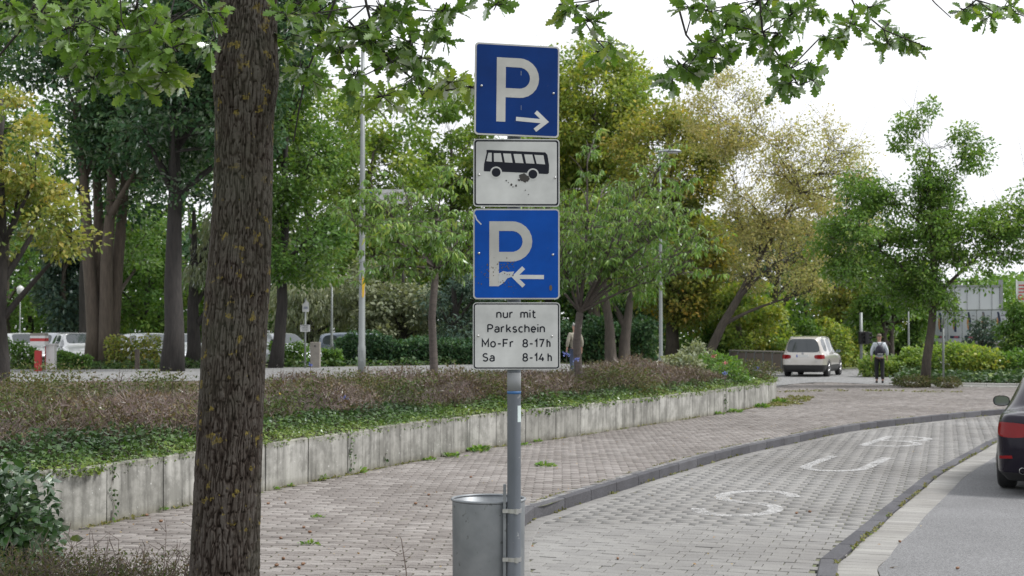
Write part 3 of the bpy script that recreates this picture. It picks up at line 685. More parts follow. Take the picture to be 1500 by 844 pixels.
b = TB(1440, 540, 64, 0); tree('thin grey green shrub tree in front of the posters', b, 3.6, [PXB(1425, 1465, 460, 510, 64, b), PXB(1415, 1450, 490, 530, 64, b)], 'blue', m_bark, .08, 1800, .15, clump=.4, per=70, twigs=2, name='small_tree')

b = TB(120, 500, 76); tree('large green tree filling the background behind the forked tree', b, 15, [PXB(-40, 200, -60, 330, 76, b), PXB(140, 330, 20, 360, 76, b)], 'mid', m_bark_dark, .3, 24000, .3, clump=1.5, per=150, name='large_tree')
b = TB(450, 500, 88); tree('large pale green tree behind the crooked limb tree', b, 15, [PXB(350, 560, 110, 420, 88, b), PXB(300, 470, 20, 250, 88, b)], 'light', m_bark_dark, .3, 18000, .32, clump=1.5, per=140, name='large_tree')
# round oak on the far pavement
b = TB(1363, 567, 48, 0); b = (b[0], G(1363, 567, 0).y, 0); b = (at(1363, 500, b[1]).x, b[1], 0); yy = b[1]
tree('young oak with an open pointed green crown on the brick pavement at the right', b, 10.6, [PXB(1290, 1440, 330, 470, yy, b), PXB(1180, 1330, 300, 400, yy, b), PXB(1390, 1500, 300, 400, yy, b), PXB(1225, 1320, 245, 330, yy, b), PXB(1330, 1410, 240, 350, yy, b), PXB(1300, 1430, 260, 400, yy, b), PXB(1342, 1372, 110, 260, yy, b), PXB(1395, 1455, 180, 300, yy, b), PXB(1310, 1345, 160, 230, yy, b), PXB(1440, 1530, 240, 420, yy, b), PXB(1200, 1290, 370, 430, yy, b), PXB(1290, 1390, 390, 455, yy, b), PXB(1335, 1380, 170, 330, yy, b)], 'fresh', m_bark, .155, 40000, .125, tmpl='ov', clump=.56, per=120, trunk_to=8.3, twigs=1, shell=.1, gap=-.42, prims=16, lowfork=.4, name='oak_tree')

# two small cherries with drooping leaves, on the bed
def cherry(label, base, limbs, tr, zf, nl, wide, H):
    t = thing('cherry_tree', label, 'tree', base, 0, 'small cherry trees in the flower bed'); mb = MB(); top = Vector((.05, 0, zf))
    tp = [(0, 0, -.1), (.02, 0, zf * .3), (-.02, .02, zf * .65), tuple(top)]; mb.tube(tp, [tr * 1.15, tr, tr * .92, tr * .85], 12)
    mb.build('trunk', m_cb, t, smooth=True); P, D = [], []; br = MB()
    for l in limbs:
        e = Vector(l); cp_ = curve_pts(top, e, .10, 6, .1); r0 = tr * random.uniform(.32, .44); br.tube(cp_, [r0 * (1 - .75 * i / 6) for i in range(7)], 7, cap=False)
        for k in range(15):
            s = cp_[random.randrange(2, 7)]; dirn = (Vector(RNG.normal(0, 1, 3)) * .5 + (s - top).normalized() * .8); dirn.z = dirn.z * .5 + random.uniform(-.1, .6)
            e2 = s + dirn.normalized() * random.uniform(.5, 1.15) * wide; c2 = curve_pts(s, e2, .14, 4, .14); br.tube(c2, [.016, .013, .010, .007, .004], 4, cap=False)
            for q in range(random.randint(3, 5)):
                s3 = c2[random.randrange(1, 5)]; e3 = s3 + Vector((random.gauss(0, .28), random.gauss(0, .28), random.uniform(-.16, .22))) * wide; c3 = curve_pts(s3, e3, .12, 3, .1); br.tube(c3, [.006, .005, .004, .003], 3, cap=False)
                for u in range(int(nl / (len(limbs) * 15 * 4))):
                    f = random.random() ** .6; i = min(2, int(f * 3)); p = c3[i].lerp(c3[i + 1], f * 3 - i); P.append(tuple(p)); D.append((random.gauss(0, .6), random.gauss(0, .6), random.uniform(-1.3, -.15)))
    br.build('branch', m_cb, t, smooth=True)['kind'] = 'stuff'
    n = len(P); leafmesh('crown', P, D, RNG.uniform(.10, .17, n), T_LNG, F_LNG, np.clip(RNG.normal(.45, .2, n), 0, 1), FM['cherry'], t)
    return t
m_cb = pmat('cherry_bark', (.11, .09, .08), (.065, .055, .05), .85, 9, bmp=.6, bscale=30, stretch=(1, 1, 5), spots=((.30, .28, .25), 6, .66))
def limbs_px(lst, y, base): return [tuple(at(a, b_, y + dy) - Vector(base)) for a, b_, dy in lst]
yb = 25; b = tuple(at(634, 556, yb)); b = (b[0], yb, .5)
cherry('smaller cherry with drooping green leaves left of the sign plates', b, limbs_px([(520, 330, .3), (560, 400, -.8), (600, 300, .8), (650, 270, 0), (700, 320, .6), (575, 350, -.9), (690, 400, -.6), (550, 290, .7), (640, 350, -1.2), (720, 380, .5)], yb, b), .075, 2.45, 5600, .62, 4)
yb = 29; b = (at(846, 520, yb).x, yb, .5)
t_ = cherry('larger leaning cherry with a broad drooping crown right of the sign plates', b, limbs_px([(800, 310, .3), (860, 240, -.8), (930, 280, .8), (980, 330, 0), (1010, 370, .6), (900, 340, -1.2), (820, 380, -.6), (950, 390, .7), (880, 290, 1.2), (1000, 400, -.8), (960, 255, .4), (985, 290, -.4), (970, 340, -1.0), (840, 330, .5), (945, 330, -1.1), (780, 380, .4)], yb, b), .088, 1.75, 9500, .80, 5)

# ---- low planting --------------------------------------------------------------------
m_heath = folmat('heath_twigs', [(.07, .068, .04), (.10, .075, .065), (.13, .095, .088), (.185, .145, .135)], .12, .9, gloss=.03)
m_heathleaf = folmat('small_shrub_leaves', [(.045, .075, .022), (.08, .10, .03), (.13, .105, .055), (.17, .11, .075)], .25, 1.3, gloss=.05)
m_ivy = folmat('ivy_leaves', [(.022, .052, .016), (.042, .09, .022), (.085, .15, .032), (.18, .24, .05)], .3, 1.2, gloss=.09, rough=.45)
m_core = pmat('shrub_core_shade', (.045, .036, .028), (.07, .055, .045), 1, 9, bmp=.8)  # dark colour of the hidden core stands in for shade inside the shrubs
def bedpt(s, d):
    """s 0..1 along the wall, d metres back from it"""
    f = s * (NB - 1); i = np.minimum(NB - 2, f.astype(int)); t = (f - i)[:, None]
    Wp = np.array([(p.x, p.y) for p in BW]); Bp = np.array([(p.x, p.y) for p in BB])
    a = Wp[i] * (1 - t) + Wp[i + 1] * t; b = Bp[i] * (1 - t) + Bp[i + 1] * t; v = b - a; v /= np.linalg.norm(v, axis=1, keepdims=True)
    return a + v * d[:, None], v
def hgt(x, y):                  # top of the shrub mass
    return .54 + .30 * mnoise.noise(Vector((x * .55, y * .4, 1.7))) + .20 * mnoise.noise(Vector((x * 1.7, y * 1.3, 4.1)))
def shrubd0(x): return max(.4, .72 - .5 * sstep(x, -4.5, -.5) + .55 * mnoise.noise(Vector((x * .8, 3.3, .5))) * .8)
def shrub_h(x, y, d):
    d0 = shrubd0(x); return hgt(x, y) * sstep(d, d0 - .35, d0 + .35) * (1 - .93 * sstep(y, 23.5 + 9 * sstep(x, -6, 3), 27 + 11 * sstep(x, -6, 3)))
# solid hummocks hidden under the twigs, added to block light
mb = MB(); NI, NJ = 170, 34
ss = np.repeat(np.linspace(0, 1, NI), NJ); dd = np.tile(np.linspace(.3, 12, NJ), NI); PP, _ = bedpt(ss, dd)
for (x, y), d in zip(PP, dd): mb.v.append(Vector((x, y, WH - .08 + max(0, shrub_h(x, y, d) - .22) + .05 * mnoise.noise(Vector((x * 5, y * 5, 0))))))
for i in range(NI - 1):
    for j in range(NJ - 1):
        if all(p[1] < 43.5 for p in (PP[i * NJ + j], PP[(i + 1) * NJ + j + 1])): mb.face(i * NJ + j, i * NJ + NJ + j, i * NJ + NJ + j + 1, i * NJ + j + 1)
tag(mb.build('light_blocking_core', m_core, smooth=True), kind='stuff')
def scatter_bed(n, dmin, dmax, pw=1.0):
    s = RNG.random(n); d = dmin + (dmax - dmin) * RNG.random(n) ** pw; P, v = bedpt(s, d); k = (P[:, 1] < 43.6); px, py, fw = vis(P[:, 0], P[:, 1], .8); k &= (px > -60) & (px < 1200); return P[k], d[k]
P, d = scatter_bed(190000, .15, 11, 1.75); h = np.array([shrub_h(x, y, q) for (x, y), q in zip(P, d)]); k = h > .1; P, h = P[k], h[k]; n = len(P)
pt = np.array([mnoise.noise(Vector((x * .5, y * .38, 9))) for x, y in P]); brown = np.clip(.58 + 2.8 * pt + RNG.normal(0, .15, n), 0, 1)
k = RNG.random(n) < .25 + .75 * brown; Q = P[k]; hq = h[k]; m_ = len(Q)      # twigs
D = RNG.normal(0, .75, (m_, 3)); D[:, 2] = np.abs(D[:, 2]) * .8 + .12
T_TW = [(0, -.035, 0), (1, 0, 0), (0, .035, 0), (.35, .02, .0), (.75, .22, .05), (.42, .02, 0)]; F_TW = [(0, 1, 2), (3, 4, 5)]
leafmesh('heath_twigs', np.c_[Q, WH - .12 + hq * RNG.uniform(.55, .98, m_)], D, RNG.uniform(.12, .26, m_), T_TW, F_TW, np.clip(.35 + .5 * brown[k] + RNG.normal(0, .12, m_), 0, 1), m_heath)
k = RNG.random(n) < 1.0 - .55 * brown; Q = P[k]; hq = h[k]; m_ = len(Q)
leafmesh('heath_leaves', np.c_[Q, WH - .08 + hq * RNG.uniform(.6, 1.04, m_)], RNG.normal(0, 1, (m_, 3)), RNG.uniform(.03, .062, m_), T_DIA, F_DIA, np.clip(.15 + .65 * brown[k] + RNG.normal(0, .15, m_), 0, 1), m_heathleaf)
# ivy strip along the wall top, spilling over the edge
P, d = scatter_bed(120000, -.10, 3.2, 1.6); d0 = np.array([shrubd0(x) for x, y in P]); k = d < d0 + .25; P, d, d0 = P[k], d[k], d0[k]; n = len(P)
br_ = np.array([mnoise.noise(Vector((x * .9, y * .7, 2))) for x, y in P]); z = WH - .02 + .05 + .16 * np.clip(d / 1.0, 0, 1) * RNG.random(n) + .10 * np.clip(d / d0, 0, 1); z += .05 * br_
z[d < 0] -= RNG.random((d < 0).sum()) * .10; Dn = RNG.normal(0, .8, (n, 3)); Dn[:, 2] = RNG.uniform(-.7, .3, n)
far = np.hypot(P[:, 0], P[:, 1]) / 20
edge_l = np.clip(1 - d / .55, 0, 1)
kk = RNG.random(n) < np.clip(1.25 - 1.0 * (far - .7), .35, 1)
leafmesh('ivy', np.c_[P, z][kk], Dn[kk], (RNG.uniform(.035, .085, n) * (1 - .35 * edge_l) * np.clip(far, .9, 1.2))[kk], T_IVY, F_IVY, np.clip(.16 + .65 * edge_l + .18 * br_ + RNG.normal(0, .14, n), 0, 1)[kk], m_ivy)
# ================================================================== the big oak in front
m_oakbark, n_, o_ = newmat('oak_bark')
p_ = node(n_, 'ShaderNodeBsdfPrincipled', Roughness=.95); p_.inputs['Specular IOR Level'].default_value = .2; n_.links.new(p_.outputs[0], o_.inputs[0])
v_ = coords(n_, (1, 1, .28)); at_ = node(n_, 'ShaderNodeAttribute', attribute_name='relief')
r_ = ramp(n_, at_.outputs['Fac'], [(.05, (.010, .007, .005)), (.35, (.030, .023, .019)), (.65, (.060, .050, .043)), (1, (.090, .082, .074))])
f_ = ramp(n_, noisetex(n_, v_, 9, 5, .7), [(.3, (.7, .66, .62)), (.7, (1.25, 1.25, 1.25))]); c_ = mixc(n_, 1.0, r_.outputs[0], f_.outputs[0], 'MULTIPLY')
f2 = ramp(n_, noisetex(n_, coords(n_), 60, 4, .7), [(.3, (.75,) * 3), (.7, (1.25,) * 3)]); c_ = mixc(n_, 1.0, c_, f2.outputs[0], 'MULTIPLY')
gs = ramp(n_, noisetex(n_, coords(n_), 1.3, 4), [(.48, (0, 0, 0)), (.7, (.5, .5, .5))]); c_ = mixc(n_, gs.outputs[0], c_, (.075, .085, .06))
li = ramp(n_, noisetex(n_, coords(n_), 13, 3, .55), [(.63, (0, 0, 0)), (.65, (1, 1, 1))]); l2 = ramp(n_, noisetex(n_, coords(n_), 2.6, 2), [(.36, (0, 0, 0)), (.48, (1, 1, 1))])
l3 = mixc(n_, 1.0, li.outputs[0], l2.outputs[0], 'MULTIPLY'); l4 = ramp(n_, noisetex(n_, coords(n_), 70, 3), [(.35, (.12, .12, .12)), (.6, (.95, .95, .95))]); l3 = mixc(n_, 1.0, l3, l4.outputs[0], 'MULTIPLY')
c_ = mixc(n_, l3, c_, (.21, .165, .04)); n_.links.new(c_, p_.inputs['Base Color'])
bump(n_, noisetex(n_, v_, 75, 5, .7), .7, .006, p_)
OY = 8.55
def trunk_prof(zz):             # (centre x, radius) from the outline in the photo
    T = [(.05, 262, 402), (.33, 279, 382), (.5, 281.5, 382), (.93, 286, 383.5), (1.33, 290, 386), (1.55, 293.5, 388), (1.85, 296, 391), (2.1, 300, 395), (2.36, 306, 396), (2.6, 309.5, 397), (2.95, 312, 397.5), (3.15, 312, 399), (3.28, 308.5, 404), (3.38, 306.5, 406), (3.47, 309, 405), (3.58, 316, 402.5), (3.8, 318, 402.5), (4.4, 321, 402), (6, 328, 398)]
    for i in range(len(T) - 1):
        if zz <= T[i + 1][0] or i == len(T) - 2:
            t = max(0, min(1, (zz - T[i][0]) / (T[i + 1][0] - T[i][0]))); l = T[i][1] + (T[i + 1][1] - T[i][1]) * t; r = T[i][2] + (T[i + 1][2] - T[i][2]) * t; break
    return ((l + r) / 2 - 750) * OY / F, (r - l) / 2 * OY / F
X0 = trunk_prof(0)[0]
oak = thing('oak_tree', 'big oak in the foreground with a fissured lichen spotted trunk and overhanging lobed leaves', 'tree', (X0, OY, 0))
NA, NZ = 420, 1000; ZT = 6.2
ang = np.linspace(0, 2 * PI, NA, endpoint=False); zz = np.concatenate([np.linspace(-.1, 4.3, NZ - 40), np.linspace(4.35, ZT, 40)])
prof = [trunk_prof(max(.05, z)) for z in zz]; rel = np.zeros((len(zz), NA), np.float32); V = np.zeros((len(zz), NA, 3), np.float32)
def vnoise(x, y, seed, perx):    # periodic in x value noise
    r = np.random.default_rng(seed); g = r.random((int(y.max()) + 3, perx)); xi = np.floor(x).astype(int); yi = np.floor(y).astype(int); fx, fy = x - xi, y - yi
    fx = fx * fx * (3 - 2 * fx); fy = fy * fy * (3 - 2 * fy)
    a = g[yi, xi % perx]; b = g[yi, (xi + 1) % perx]; c = g[yi + 1, xi % perx]; d = g[yi + 1, (xi + 1) % perx]; return (a * (1 - fx) + b * fx) * (1 - fy) + (c * (1 - fx) + d * fx) * fy
AA, ZZ = np.meshgrid(ang / (2 * PI), zz + .1)
wob = vnoise(AA * 12, ZZ * 5, 1, 12) - .5; wob2 = vnoise(AA * 30, ZZ * 16, 2, 30) - .5
n1 = vnoise(AA * 104 + wob * 2.2 + wob2 * 1.2 + 104, ZZ * 6.5 + wob * 1.8, 3, 104); n2 = vnoise(AA * 88 + wob * 2.0 + 9 + 88, ZZ * 11, 4, 88); n3 = vnoise(AA * 120, ZZ * 40, 5, 120); n4 = vnoise(AA * 90 + wob2, ZZ * 26, 6, 90)
rid = 1 - np.abs(2 * n1 - 1) ; rid2 = 1 - np.abs(2 * n2 - 1)
fis = np.clip(1 - np.maximum(np.clip((rid - .72) / .28, 0, 1), np.clip((rid2 - .78) / .22, 0, 1)) , 0, 1)
relief = np.clip(fis * .66 + .24 * n4 + .2 * n3, 0, 1); cross = np.clip((vnoise(AA * 90, ZZ * 40, 8, 90) - .74) / .1, 0, 1); relief = np.clip(relief - .42 * cross, 0, 1)
for i, z in enumerate(zz):
    cx, r = prof[i]; fl = 0 if z > .35 else (.35 - max(0, z)) ** 2 * 1.1
    lob = 1 + .03 * np.sin(ang * 3 + z * .5) + .016 * np.sin(ang * 7 + 2 + z); rr = r * (lob / (1 + .02)) + fl * (1 + .6 * np.sin(ang * 5 + 1)) + (relief[i] - .75) * .0145
    V[i, :, 0] = cx - X0 + np.cos(ang) * rr; V[i, :, 1] = np.sin(ang) * rr; V[i, :, 2] = z
idx = np.arange(len(zz) * NA).reshape(len(zz), NA); A = idx[:-1]; B = np.roll(A, -1, 1); Dd = idx[1:]; Cc = np.roll(Dd, -1, 1)
tk = np_mesh('trunk', V.reshape(-1, 3), np.stack([A, B, Cc, Dd], 2).reshape(-1, 4), None, m_oakbark, oak, True)
ra = tk.data.attributes.new('relief', 'FLOAT', 'POINT'); ra.data.foreach_set('value', relief.astype(np.float32).ravel())
# main limbs above the picture and hanging sprays
tip = Vector((prof[-1][0], OY, ZT)); lb = MB()
def W(p): return tuple(Vector(p) - Vector((X0, OY, 0)))
limbs = {}
def limb(name, a, e, r0, sag=.15, n=8):
    c = curve_pts(a, e, sag, n, .08); lb.tube([W(p) for p in c], [r0 * (1 - .8 * i / n) for i in range(n + 1)], 9, cap=False); limbs[name] = c; return c
zl = tip
limb('r1', (prof[-60][0], OY, 4.9), (1.9, 8.2, 5.6), .085, .05); limb('r2', (tip.x, OY, 5.6), (4.2, 8.9, 6.3), .075, .05); limb('l1', (prof[-60][0], OY, 4.75), (-4.4, 7.6, 5.3), .08, .08)
limb('f1', (tip.x, OY, 5.4), (-1.2, 5.2, 6.2), .06); limb('b1', (tip.x, OY, 5.8), (-2.0, 12.3, 6.9), .06); limb('u1', tip, (-1.4, 8.9, 9.5), .11, .0); limb('l2', (tip.x, OY, 5.9), (-3.8, 9.9, 7.0), .05)
LP, LD, LS, LT = [], [], [], []; tw = MB()
def put_leaf(p, out_dir, k=1.0, tint=None):
    LP.append(tuple(p)); LD.append(tuple(out_dir)); LS.append(random.uniform(.075, .115) * k); LT.append(random.gauss(.45, .2) if tint is None else tint)
def spray(c, r, n, nt=6, tint=None, k=1.0, feed=None):
    """a bunch of leafy twigs round c (a place), radius r metres; feed: twig it hangs from"""
    c = Vector(c)
    for q in range(nt):
        d = Vector(RNG.normal(0, 1, 3)); d.z = d.z * .6 - .25; d.normalize(); s = c - d * r * .35; e = c + d * r * random.uniform(.55, 1.0); cp_ = curve_pts(s, e, random.uniform(-.12, .06), 4, .12)
        if feed and q == 0: cp_ = [Vector(feed)] + cp_
        elif q: cp_ = [mid0.lerp(s, .1)] + cp_
        if q == 0: mid0 = c.copy()
        tw.tube([W(p) for p in cp_], [.0045 - .0008 * i * 4 / len(cp_) for i in range(len(cp_))], 4, cap=False)
        for j in range(max(2, int(n / nt))):
            f = random.random() ** .7 * 3.999; i = int(f) + len(cp_) - 5; p = cp_[i].lerp(cp_[min(i + 1, len(cp_) - 1)], f % 1); t = (cp_[min(i + 1, len(cp_) - 1)] - cp_[i]).normalized()
            o = (t * .8 + Vector(RNG.normal(0, .65, 3)) + Vector((0, 0, -.18))).normalized(); put_leaf(p, o, k, tint)
def twig(pts, y, r=.007):
    P_ = [at(a, b, y + dy) for a, b, dy in [(q + (0,))[:3] for q in pts]]; tw.tube([W(p) for p in P_], [r * (1 - .6 * i / len(P_)) for i in range(len(P_))], 6, cap=False); return P_
def hang(pts, y, bunches, r=.007, lk='r1'):
    P_ = twig(pts, y, r); L = limbs[lk]; top = P_[0]; j = min(L, key=lambda q: (q - top).length + max(0, top.z - q.z)); cc = curve_pts(j, top, .1, 4, .05); tw.tube([W(p) for p in cc], [.02, .016, .012, .009, r], 6, cap=False)
    for (px_, py_, rp, n, *kk) in bunches:
        c = at(px_, py_, y + random.uniform(-.3, .3)); f = min(P_, key=lambda q: (q - c).length); spray(c, rp * y / F, int(n * 1.5), max(4, n // 5), feed=f, tint=(kk[0] if kk else None))
hang([(500, -40), (491, 0), (468, 60), (449, 106), (438, 160), (430, 207)], 8.4, [(470, 20, 40, 22), (440, 100, 42, 26), (420, 60, 36, 20)], .009)
hang([(530, -30), (537, 8), (550, 60), (574, 91), (610, 120), (640, 135)], 8.0, [(520, 40, 50, 34), (560, 15, 50, 36), (500, 75, 45, 32), (570, 80, 46, 34), (520, 108, 34, 22), (560, 140, 34, 22, .85), (600, 60, 44, 30), (640, 45, 45, 30), (610, 110, 42, 28), (660, 120, 40, 26, .9), (590, 20, 48, 30), (650, 15, 46, 28), (420, 20, 44, 26), (540, 60, 44, 26), (625, 135, 28, 14), (690, 128, 16, 8, .9), (475, 48, 38, 18), (440, 5, 44, 24), (620, 85, 40, 22)], .009)
hang([(735, -30), (733, 0)], 7.6, [(728, 6, 30, 16)])
hang([(878, -40), (877, 0), (875, 60)], 7.8, [(840, 12, 26, 20), (822, 8, 14, 7), (862, 30, 24, 16), (880, 75, 24, 18), (893, 65, 14, 6)], .003, 'r2')
hang([(988, -40), (991, 0), (1005, 51), (1024, 75), (1000, 110)], 8.2, [(1030, 68, 34, 26), (1050, 60, 26, 18), (1000, 95, 34, 28), (985, 115, 24, 14), (1045, 85, 26, 16), (1010, 12, 20, 8), (1020, 100, 28, 16)], .008, 'r2')
hang([(1112, -40), (1113, 0), (1117, 47), (1155, 103), (1170, 125)], 8.0, [(1040, 15, 30, 16), (1080, 20, 40, 24), (1120, 10, 45, 28), (1160, 20, 42, 26), (1140, 50, 38, 24), (1105, 60, 26, 14), (1190, 10, 34, 18), (1150, 90, 30, 20), (1185, 95, 24, 14), (1155, 122, 24, 16), (1190, 118, 16, 8), (1210, 55, 26, 16), (1130, 75, 24, 12), (1060, 40, 24, 10), (1100, 30, 32, 16)], .008, 'r2')
hang([(1238, -20), (1252, 8), (1295, 44), (1330, 58), (1355, 68)], 8.6, [(1250, 36, 24, 16), (1238, 48, 14, 8), (1300, 40, 22, 12), (1325, 55, 24, 16), (1300, 62, 22, 12), (1340, 66, 14, 6), (1275, 10, 16, 8)], .006, 'r2')
hang([(1340, -30), (1370, 5), (1393, 26)], 9.2, [], .005, 'r2')
hang([(1395, -30), (1430, 0), (1470, 12), (1500, 24)], 9.4, [(1425, 8, 22, 14), (1450, 22, 22, 14), (1480, 6, 24, 14), (1410, 14, 14, 8)], .006, 'r2')
# left side, sunlight painted in by a lighter leaf tint
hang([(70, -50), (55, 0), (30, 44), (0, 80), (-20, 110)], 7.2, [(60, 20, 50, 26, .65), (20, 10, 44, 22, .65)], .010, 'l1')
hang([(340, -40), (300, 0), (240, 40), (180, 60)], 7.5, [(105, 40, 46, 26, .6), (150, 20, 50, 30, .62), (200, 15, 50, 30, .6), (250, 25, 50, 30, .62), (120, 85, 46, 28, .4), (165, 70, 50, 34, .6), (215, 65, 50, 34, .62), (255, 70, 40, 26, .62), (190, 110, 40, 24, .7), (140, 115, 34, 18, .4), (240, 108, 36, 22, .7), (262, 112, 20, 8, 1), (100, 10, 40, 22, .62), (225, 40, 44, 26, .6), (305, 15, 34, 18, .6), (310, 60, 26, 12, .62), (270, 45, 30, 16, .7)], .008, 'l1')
twig([(88, -10, 0), (92, 30, .1), (110, 80, 0), (150, 120, .1)], 7.5, .005); twig([(176, -5, 0), (178, 30, 0), (196, 70, .1)], 7.3, .005); twig([(255, 0, .2), (245, 40, .1), (240, 65, 0)], 7.6, .005); twig([(270, -5, 0), (290, 12, .2), (312, 24, .4)], 7.9, .006)
# upper crown out of the picture
ncr = 260
for i in range(ncr):
    L = limbs[random.choice(list(limbs))]; q = L[random.randrange(3, 9)]; c = q + Vector((random.gauss(0, .9), random.gauss(0, .9), abs(random.gauss(.5, .6))))
    if c.z < 4.6: c.z = 4.6 + random.random()
    px_, py_, _ = vis(c.x, c.y, c.z)
    if py_ > -90: continue
    n = 34; v = RNG.normal(0, .26, (n, 3))
    for u in v: put_leaf(c + Vector(u), Vector(u) + Vector((0, 0, -.1)), 1.25)
    tw.tube([W(q), W(c)], [.01, .004], 3, cap=False)
lb.build('limb', m_oakbark2 if 'm_oakbark2' in globals() else m_bark, oak, smooth=True)
tw.build('twigs', m_bark_dark, oak, smooth=True)['kind'] = 'stuff'
LP, LD, LS, LT = map(np.array, (LP, LD, LS, LT)); px, py, fw = vis(LP[:, 0], LP[:, 1], LP[:, 2])
seen = (px > 0) & (px < 1500) & (py > 0) & (py < 844); big = np.where(seen, LS / fw, 0); order = np.argsort(-big); near, rest = order[:300], order[300:]
lm = []
for k in range(10):
    me = bpy.data.meshes.new('leaf'); me.from_pydata([tuple(v) for v in T_OAK], [], F_OAK); a_ = me.attributes.new('tint', 'FLOAT', 'FACE'); a_.data.foreach_set('value', np.full(len(F_OAK), (k + .5) / 10, np.float32)); me.materials.append(FM['oak']); lm.append(me)
roll = RNG.normal(0, .8, len(LP)); RM = rotmats(LD.astype(float), roll)
for i in near:
    o = bpy.data.objects.new('leaf', lm[int(min(9, max(0, LT[i] * 10)))]); C.objects.link(o); o.parent = oak
    o.matrix_local = Matrix.Translation(W(LP[i])) @ Matrix(RM[i].tolist()).to_4x4() @ Matrix.Scale(LS[i], 4)
crown = leafmesh('foliage', LP[rest] - np.array([X0, OY, 0]), LD[rest], LS[rest], T_OAK, F_OAK, np.clip(LT[rest], 0, 1), FM['oak'], oak, roll=roll[rest])
# ================================================================== parking sign on its pole, bin
def simple(name, c, rough=.5, metal=0, **k): return pmat(name, c, tuple(x * .9 for x in c), rough, k.pop('scale', 8), metal, **k)
m_galv = pmat('galvanised_steel', (.26, .275, .29), (.19, .205, .22), .5, 7, .55, spots=((.14, .15, .155), 24, .63), bmp=.15, bscale=60, bdist=.002)
m_pole = pmat('weathered_pole', (.15, .165, .19), (.10, .115, .135), .5, 5, .25, spots=((.24, .25, .26), 30, .66), stretch=(1, 1, .4))
def signmat(name, c, dirt=(.10, .095, .085), th=.66, rough=.32):
    m, n, o = newmat(name); p = node(n, 'ShaderNodeBsdfPrincipled', Roughness=rough); p.inputs['Specular IOR Level'].default_value = .12; n.links.new(p.outputs[0], o.inputs[0])
    v = coords(n); r = ramp(n, noisetex(n, v, 4, 4), [(.3, tuple(x * .74 for x in c)), (.68, tuple(min(1, x * 1.08) for x in c))])
    s = ramp(n, noisetex(n, v, 55, 4, .75), [(th, (0, 0, 0)), (th + .05, (1, 1, 1))]); s2 = ramp(n, noisetex(n, v, 6, 2), [(.5, (0, 0, 0)), (.62, (.8, .8, .8))])
    n.links.new(mixc(n, mixc(n, 1.0, s.outputs[0], s2.outputs[0], 'MULTIPLY'), r.outputs[0], dirt), p.inputs['Base Color']); return m
m_blued = signmat('sign_blue_dark', (.001, .026, .14)); m_blue = signmat('sign_blue', (.002, .062, .33), rough=.35)
m_swhite = signmat('sign_white', (.50, .51, .505), th=.7); m_sgrey = signmat('sign_letter_grey', (.40, .40, .385), th=.62); m_sblack = signmat('sign_black', (.012, .014, .022), (.03, .03, .03)); m_rim = signmat('sign_rim', (.42, .42, .41)); m_salu = simple('sign_back', (.35, .36, .37), .45, .8)
m_bolt = simple('bolt_steel', (.5, .5, .5), .35, .9); m_splat = simple('tar_splat', (.04, .037, .035), .8); m_patch = simple('torn_sticker', (.42, .44, .45), .6)
PX = 1 / 305.0                  # metres per photo pixel at the sign
def rrect(w, h, r, n=6, cx=0, cy=0):
    o = []
    for sx, sy, a in ((1, 1, 0), (-1, 1, 90), (-1, -1, 180), (1, -1, 270)):
        for k in range(n + 1):
            t = R(a + 90 * k / n); o.append((cx + sx * (w / 2 - r) + r * math.cos(t), cy + sy * (h / 2 - r) + r * math.sin(t)))
    return o
SY = 6.80
SX = at(753, 600, SY).x
sign = thing('parking_sign', 'parking sign post with four stacked plates on a grey steel pole beside the bin', 'sign', (SX, SY, 0))
pb = MB(); pb.lathe([(.0325, -.3), (.0325, 3.12), (.034, 3.125), (.034, 3.14), (.0, 3.145)], n=28); pb.build('pole', m_pole, sign, True)
def sleeve(z0, z1, m, name, r=.0332): b = MB(); b.lathe([(.032, z0), (r, z0), (r, z1), (.032, z1)], n=28); return b.build(name, m, sign, True)
zpx = lambda y: at(753, y, SY).z
sleeve(zpx(572), zpx(546), simple('grey_paper', (.24, .25, .26), .8), 'old_sticker'); sleeve(zpx(577), zpx(573), simple('blue_tape', (.03, .12, .3), .5), 'blue_band', .0335)
b = MB(); a0, a1 = R(-60), R(-12)
for k in range(6):
    a = a0 + (a1 - a0) * k / 5
    for z in (zpx(618), zpx(594)): b.v.append(Vector((.0338 * math.cos(a), .0338 * math.sin(a), z)))
for k in range(5): b.face(2 * k, 2 * k + 2, 2 * k + 3, 2 * k + 1)
b.build('white_sticker', simple('pale_sticker', (.5, .58, .58), .5), sign)
def plate(y0, y1, cx_px, wpx, face, rimw, inner, yaw, innerm, name, roll=0):
    """a stamped plate: body with rounded rim, face and an inner field; returns (parent, px->local)"""
    zc = at(753, (y0 + y1) / 2, SY).z; h = (y1 - y0) * PX; w_ = wpx * PX
    pl = MB(); prof = rrect(w_, h, .018, 6); n = len(prof)
    pl.prism(prof, -.0015, .0025); o = pl.build(name, m_salu, sign, bevel=0); o.location = ((cx_px - 753) * PX, -.047, zc); o.rotation_euler = (0, roll, yaw)
    f = MB(); f.prism(rrect(w_ - .001, h - .001, .0175, 6), -.0030, -.0014); f.build('rim' if face is not m_swhite else 'face', face, o)
    if inner:
        f = MB(); f.prism(rrect(w_ - 2 * rimw, h - 2 * rimw, .013, 6), -.0036, -.0029); f.build('field', innerm, o)
    return o, w_, h
def glyph(o, strokes, wd, m, name='lettering', y0=-.0044, y1=-.0034):
    b = MB()
    for i, s in enumerate(strokes): b.ribbon(s, wd, y0 - i * .00003, y1)
    return b.build(name, m, o)
def loc(px_, py_, cx, cy): return ((px_ - cx) * PX, (cy - py_) * PX)
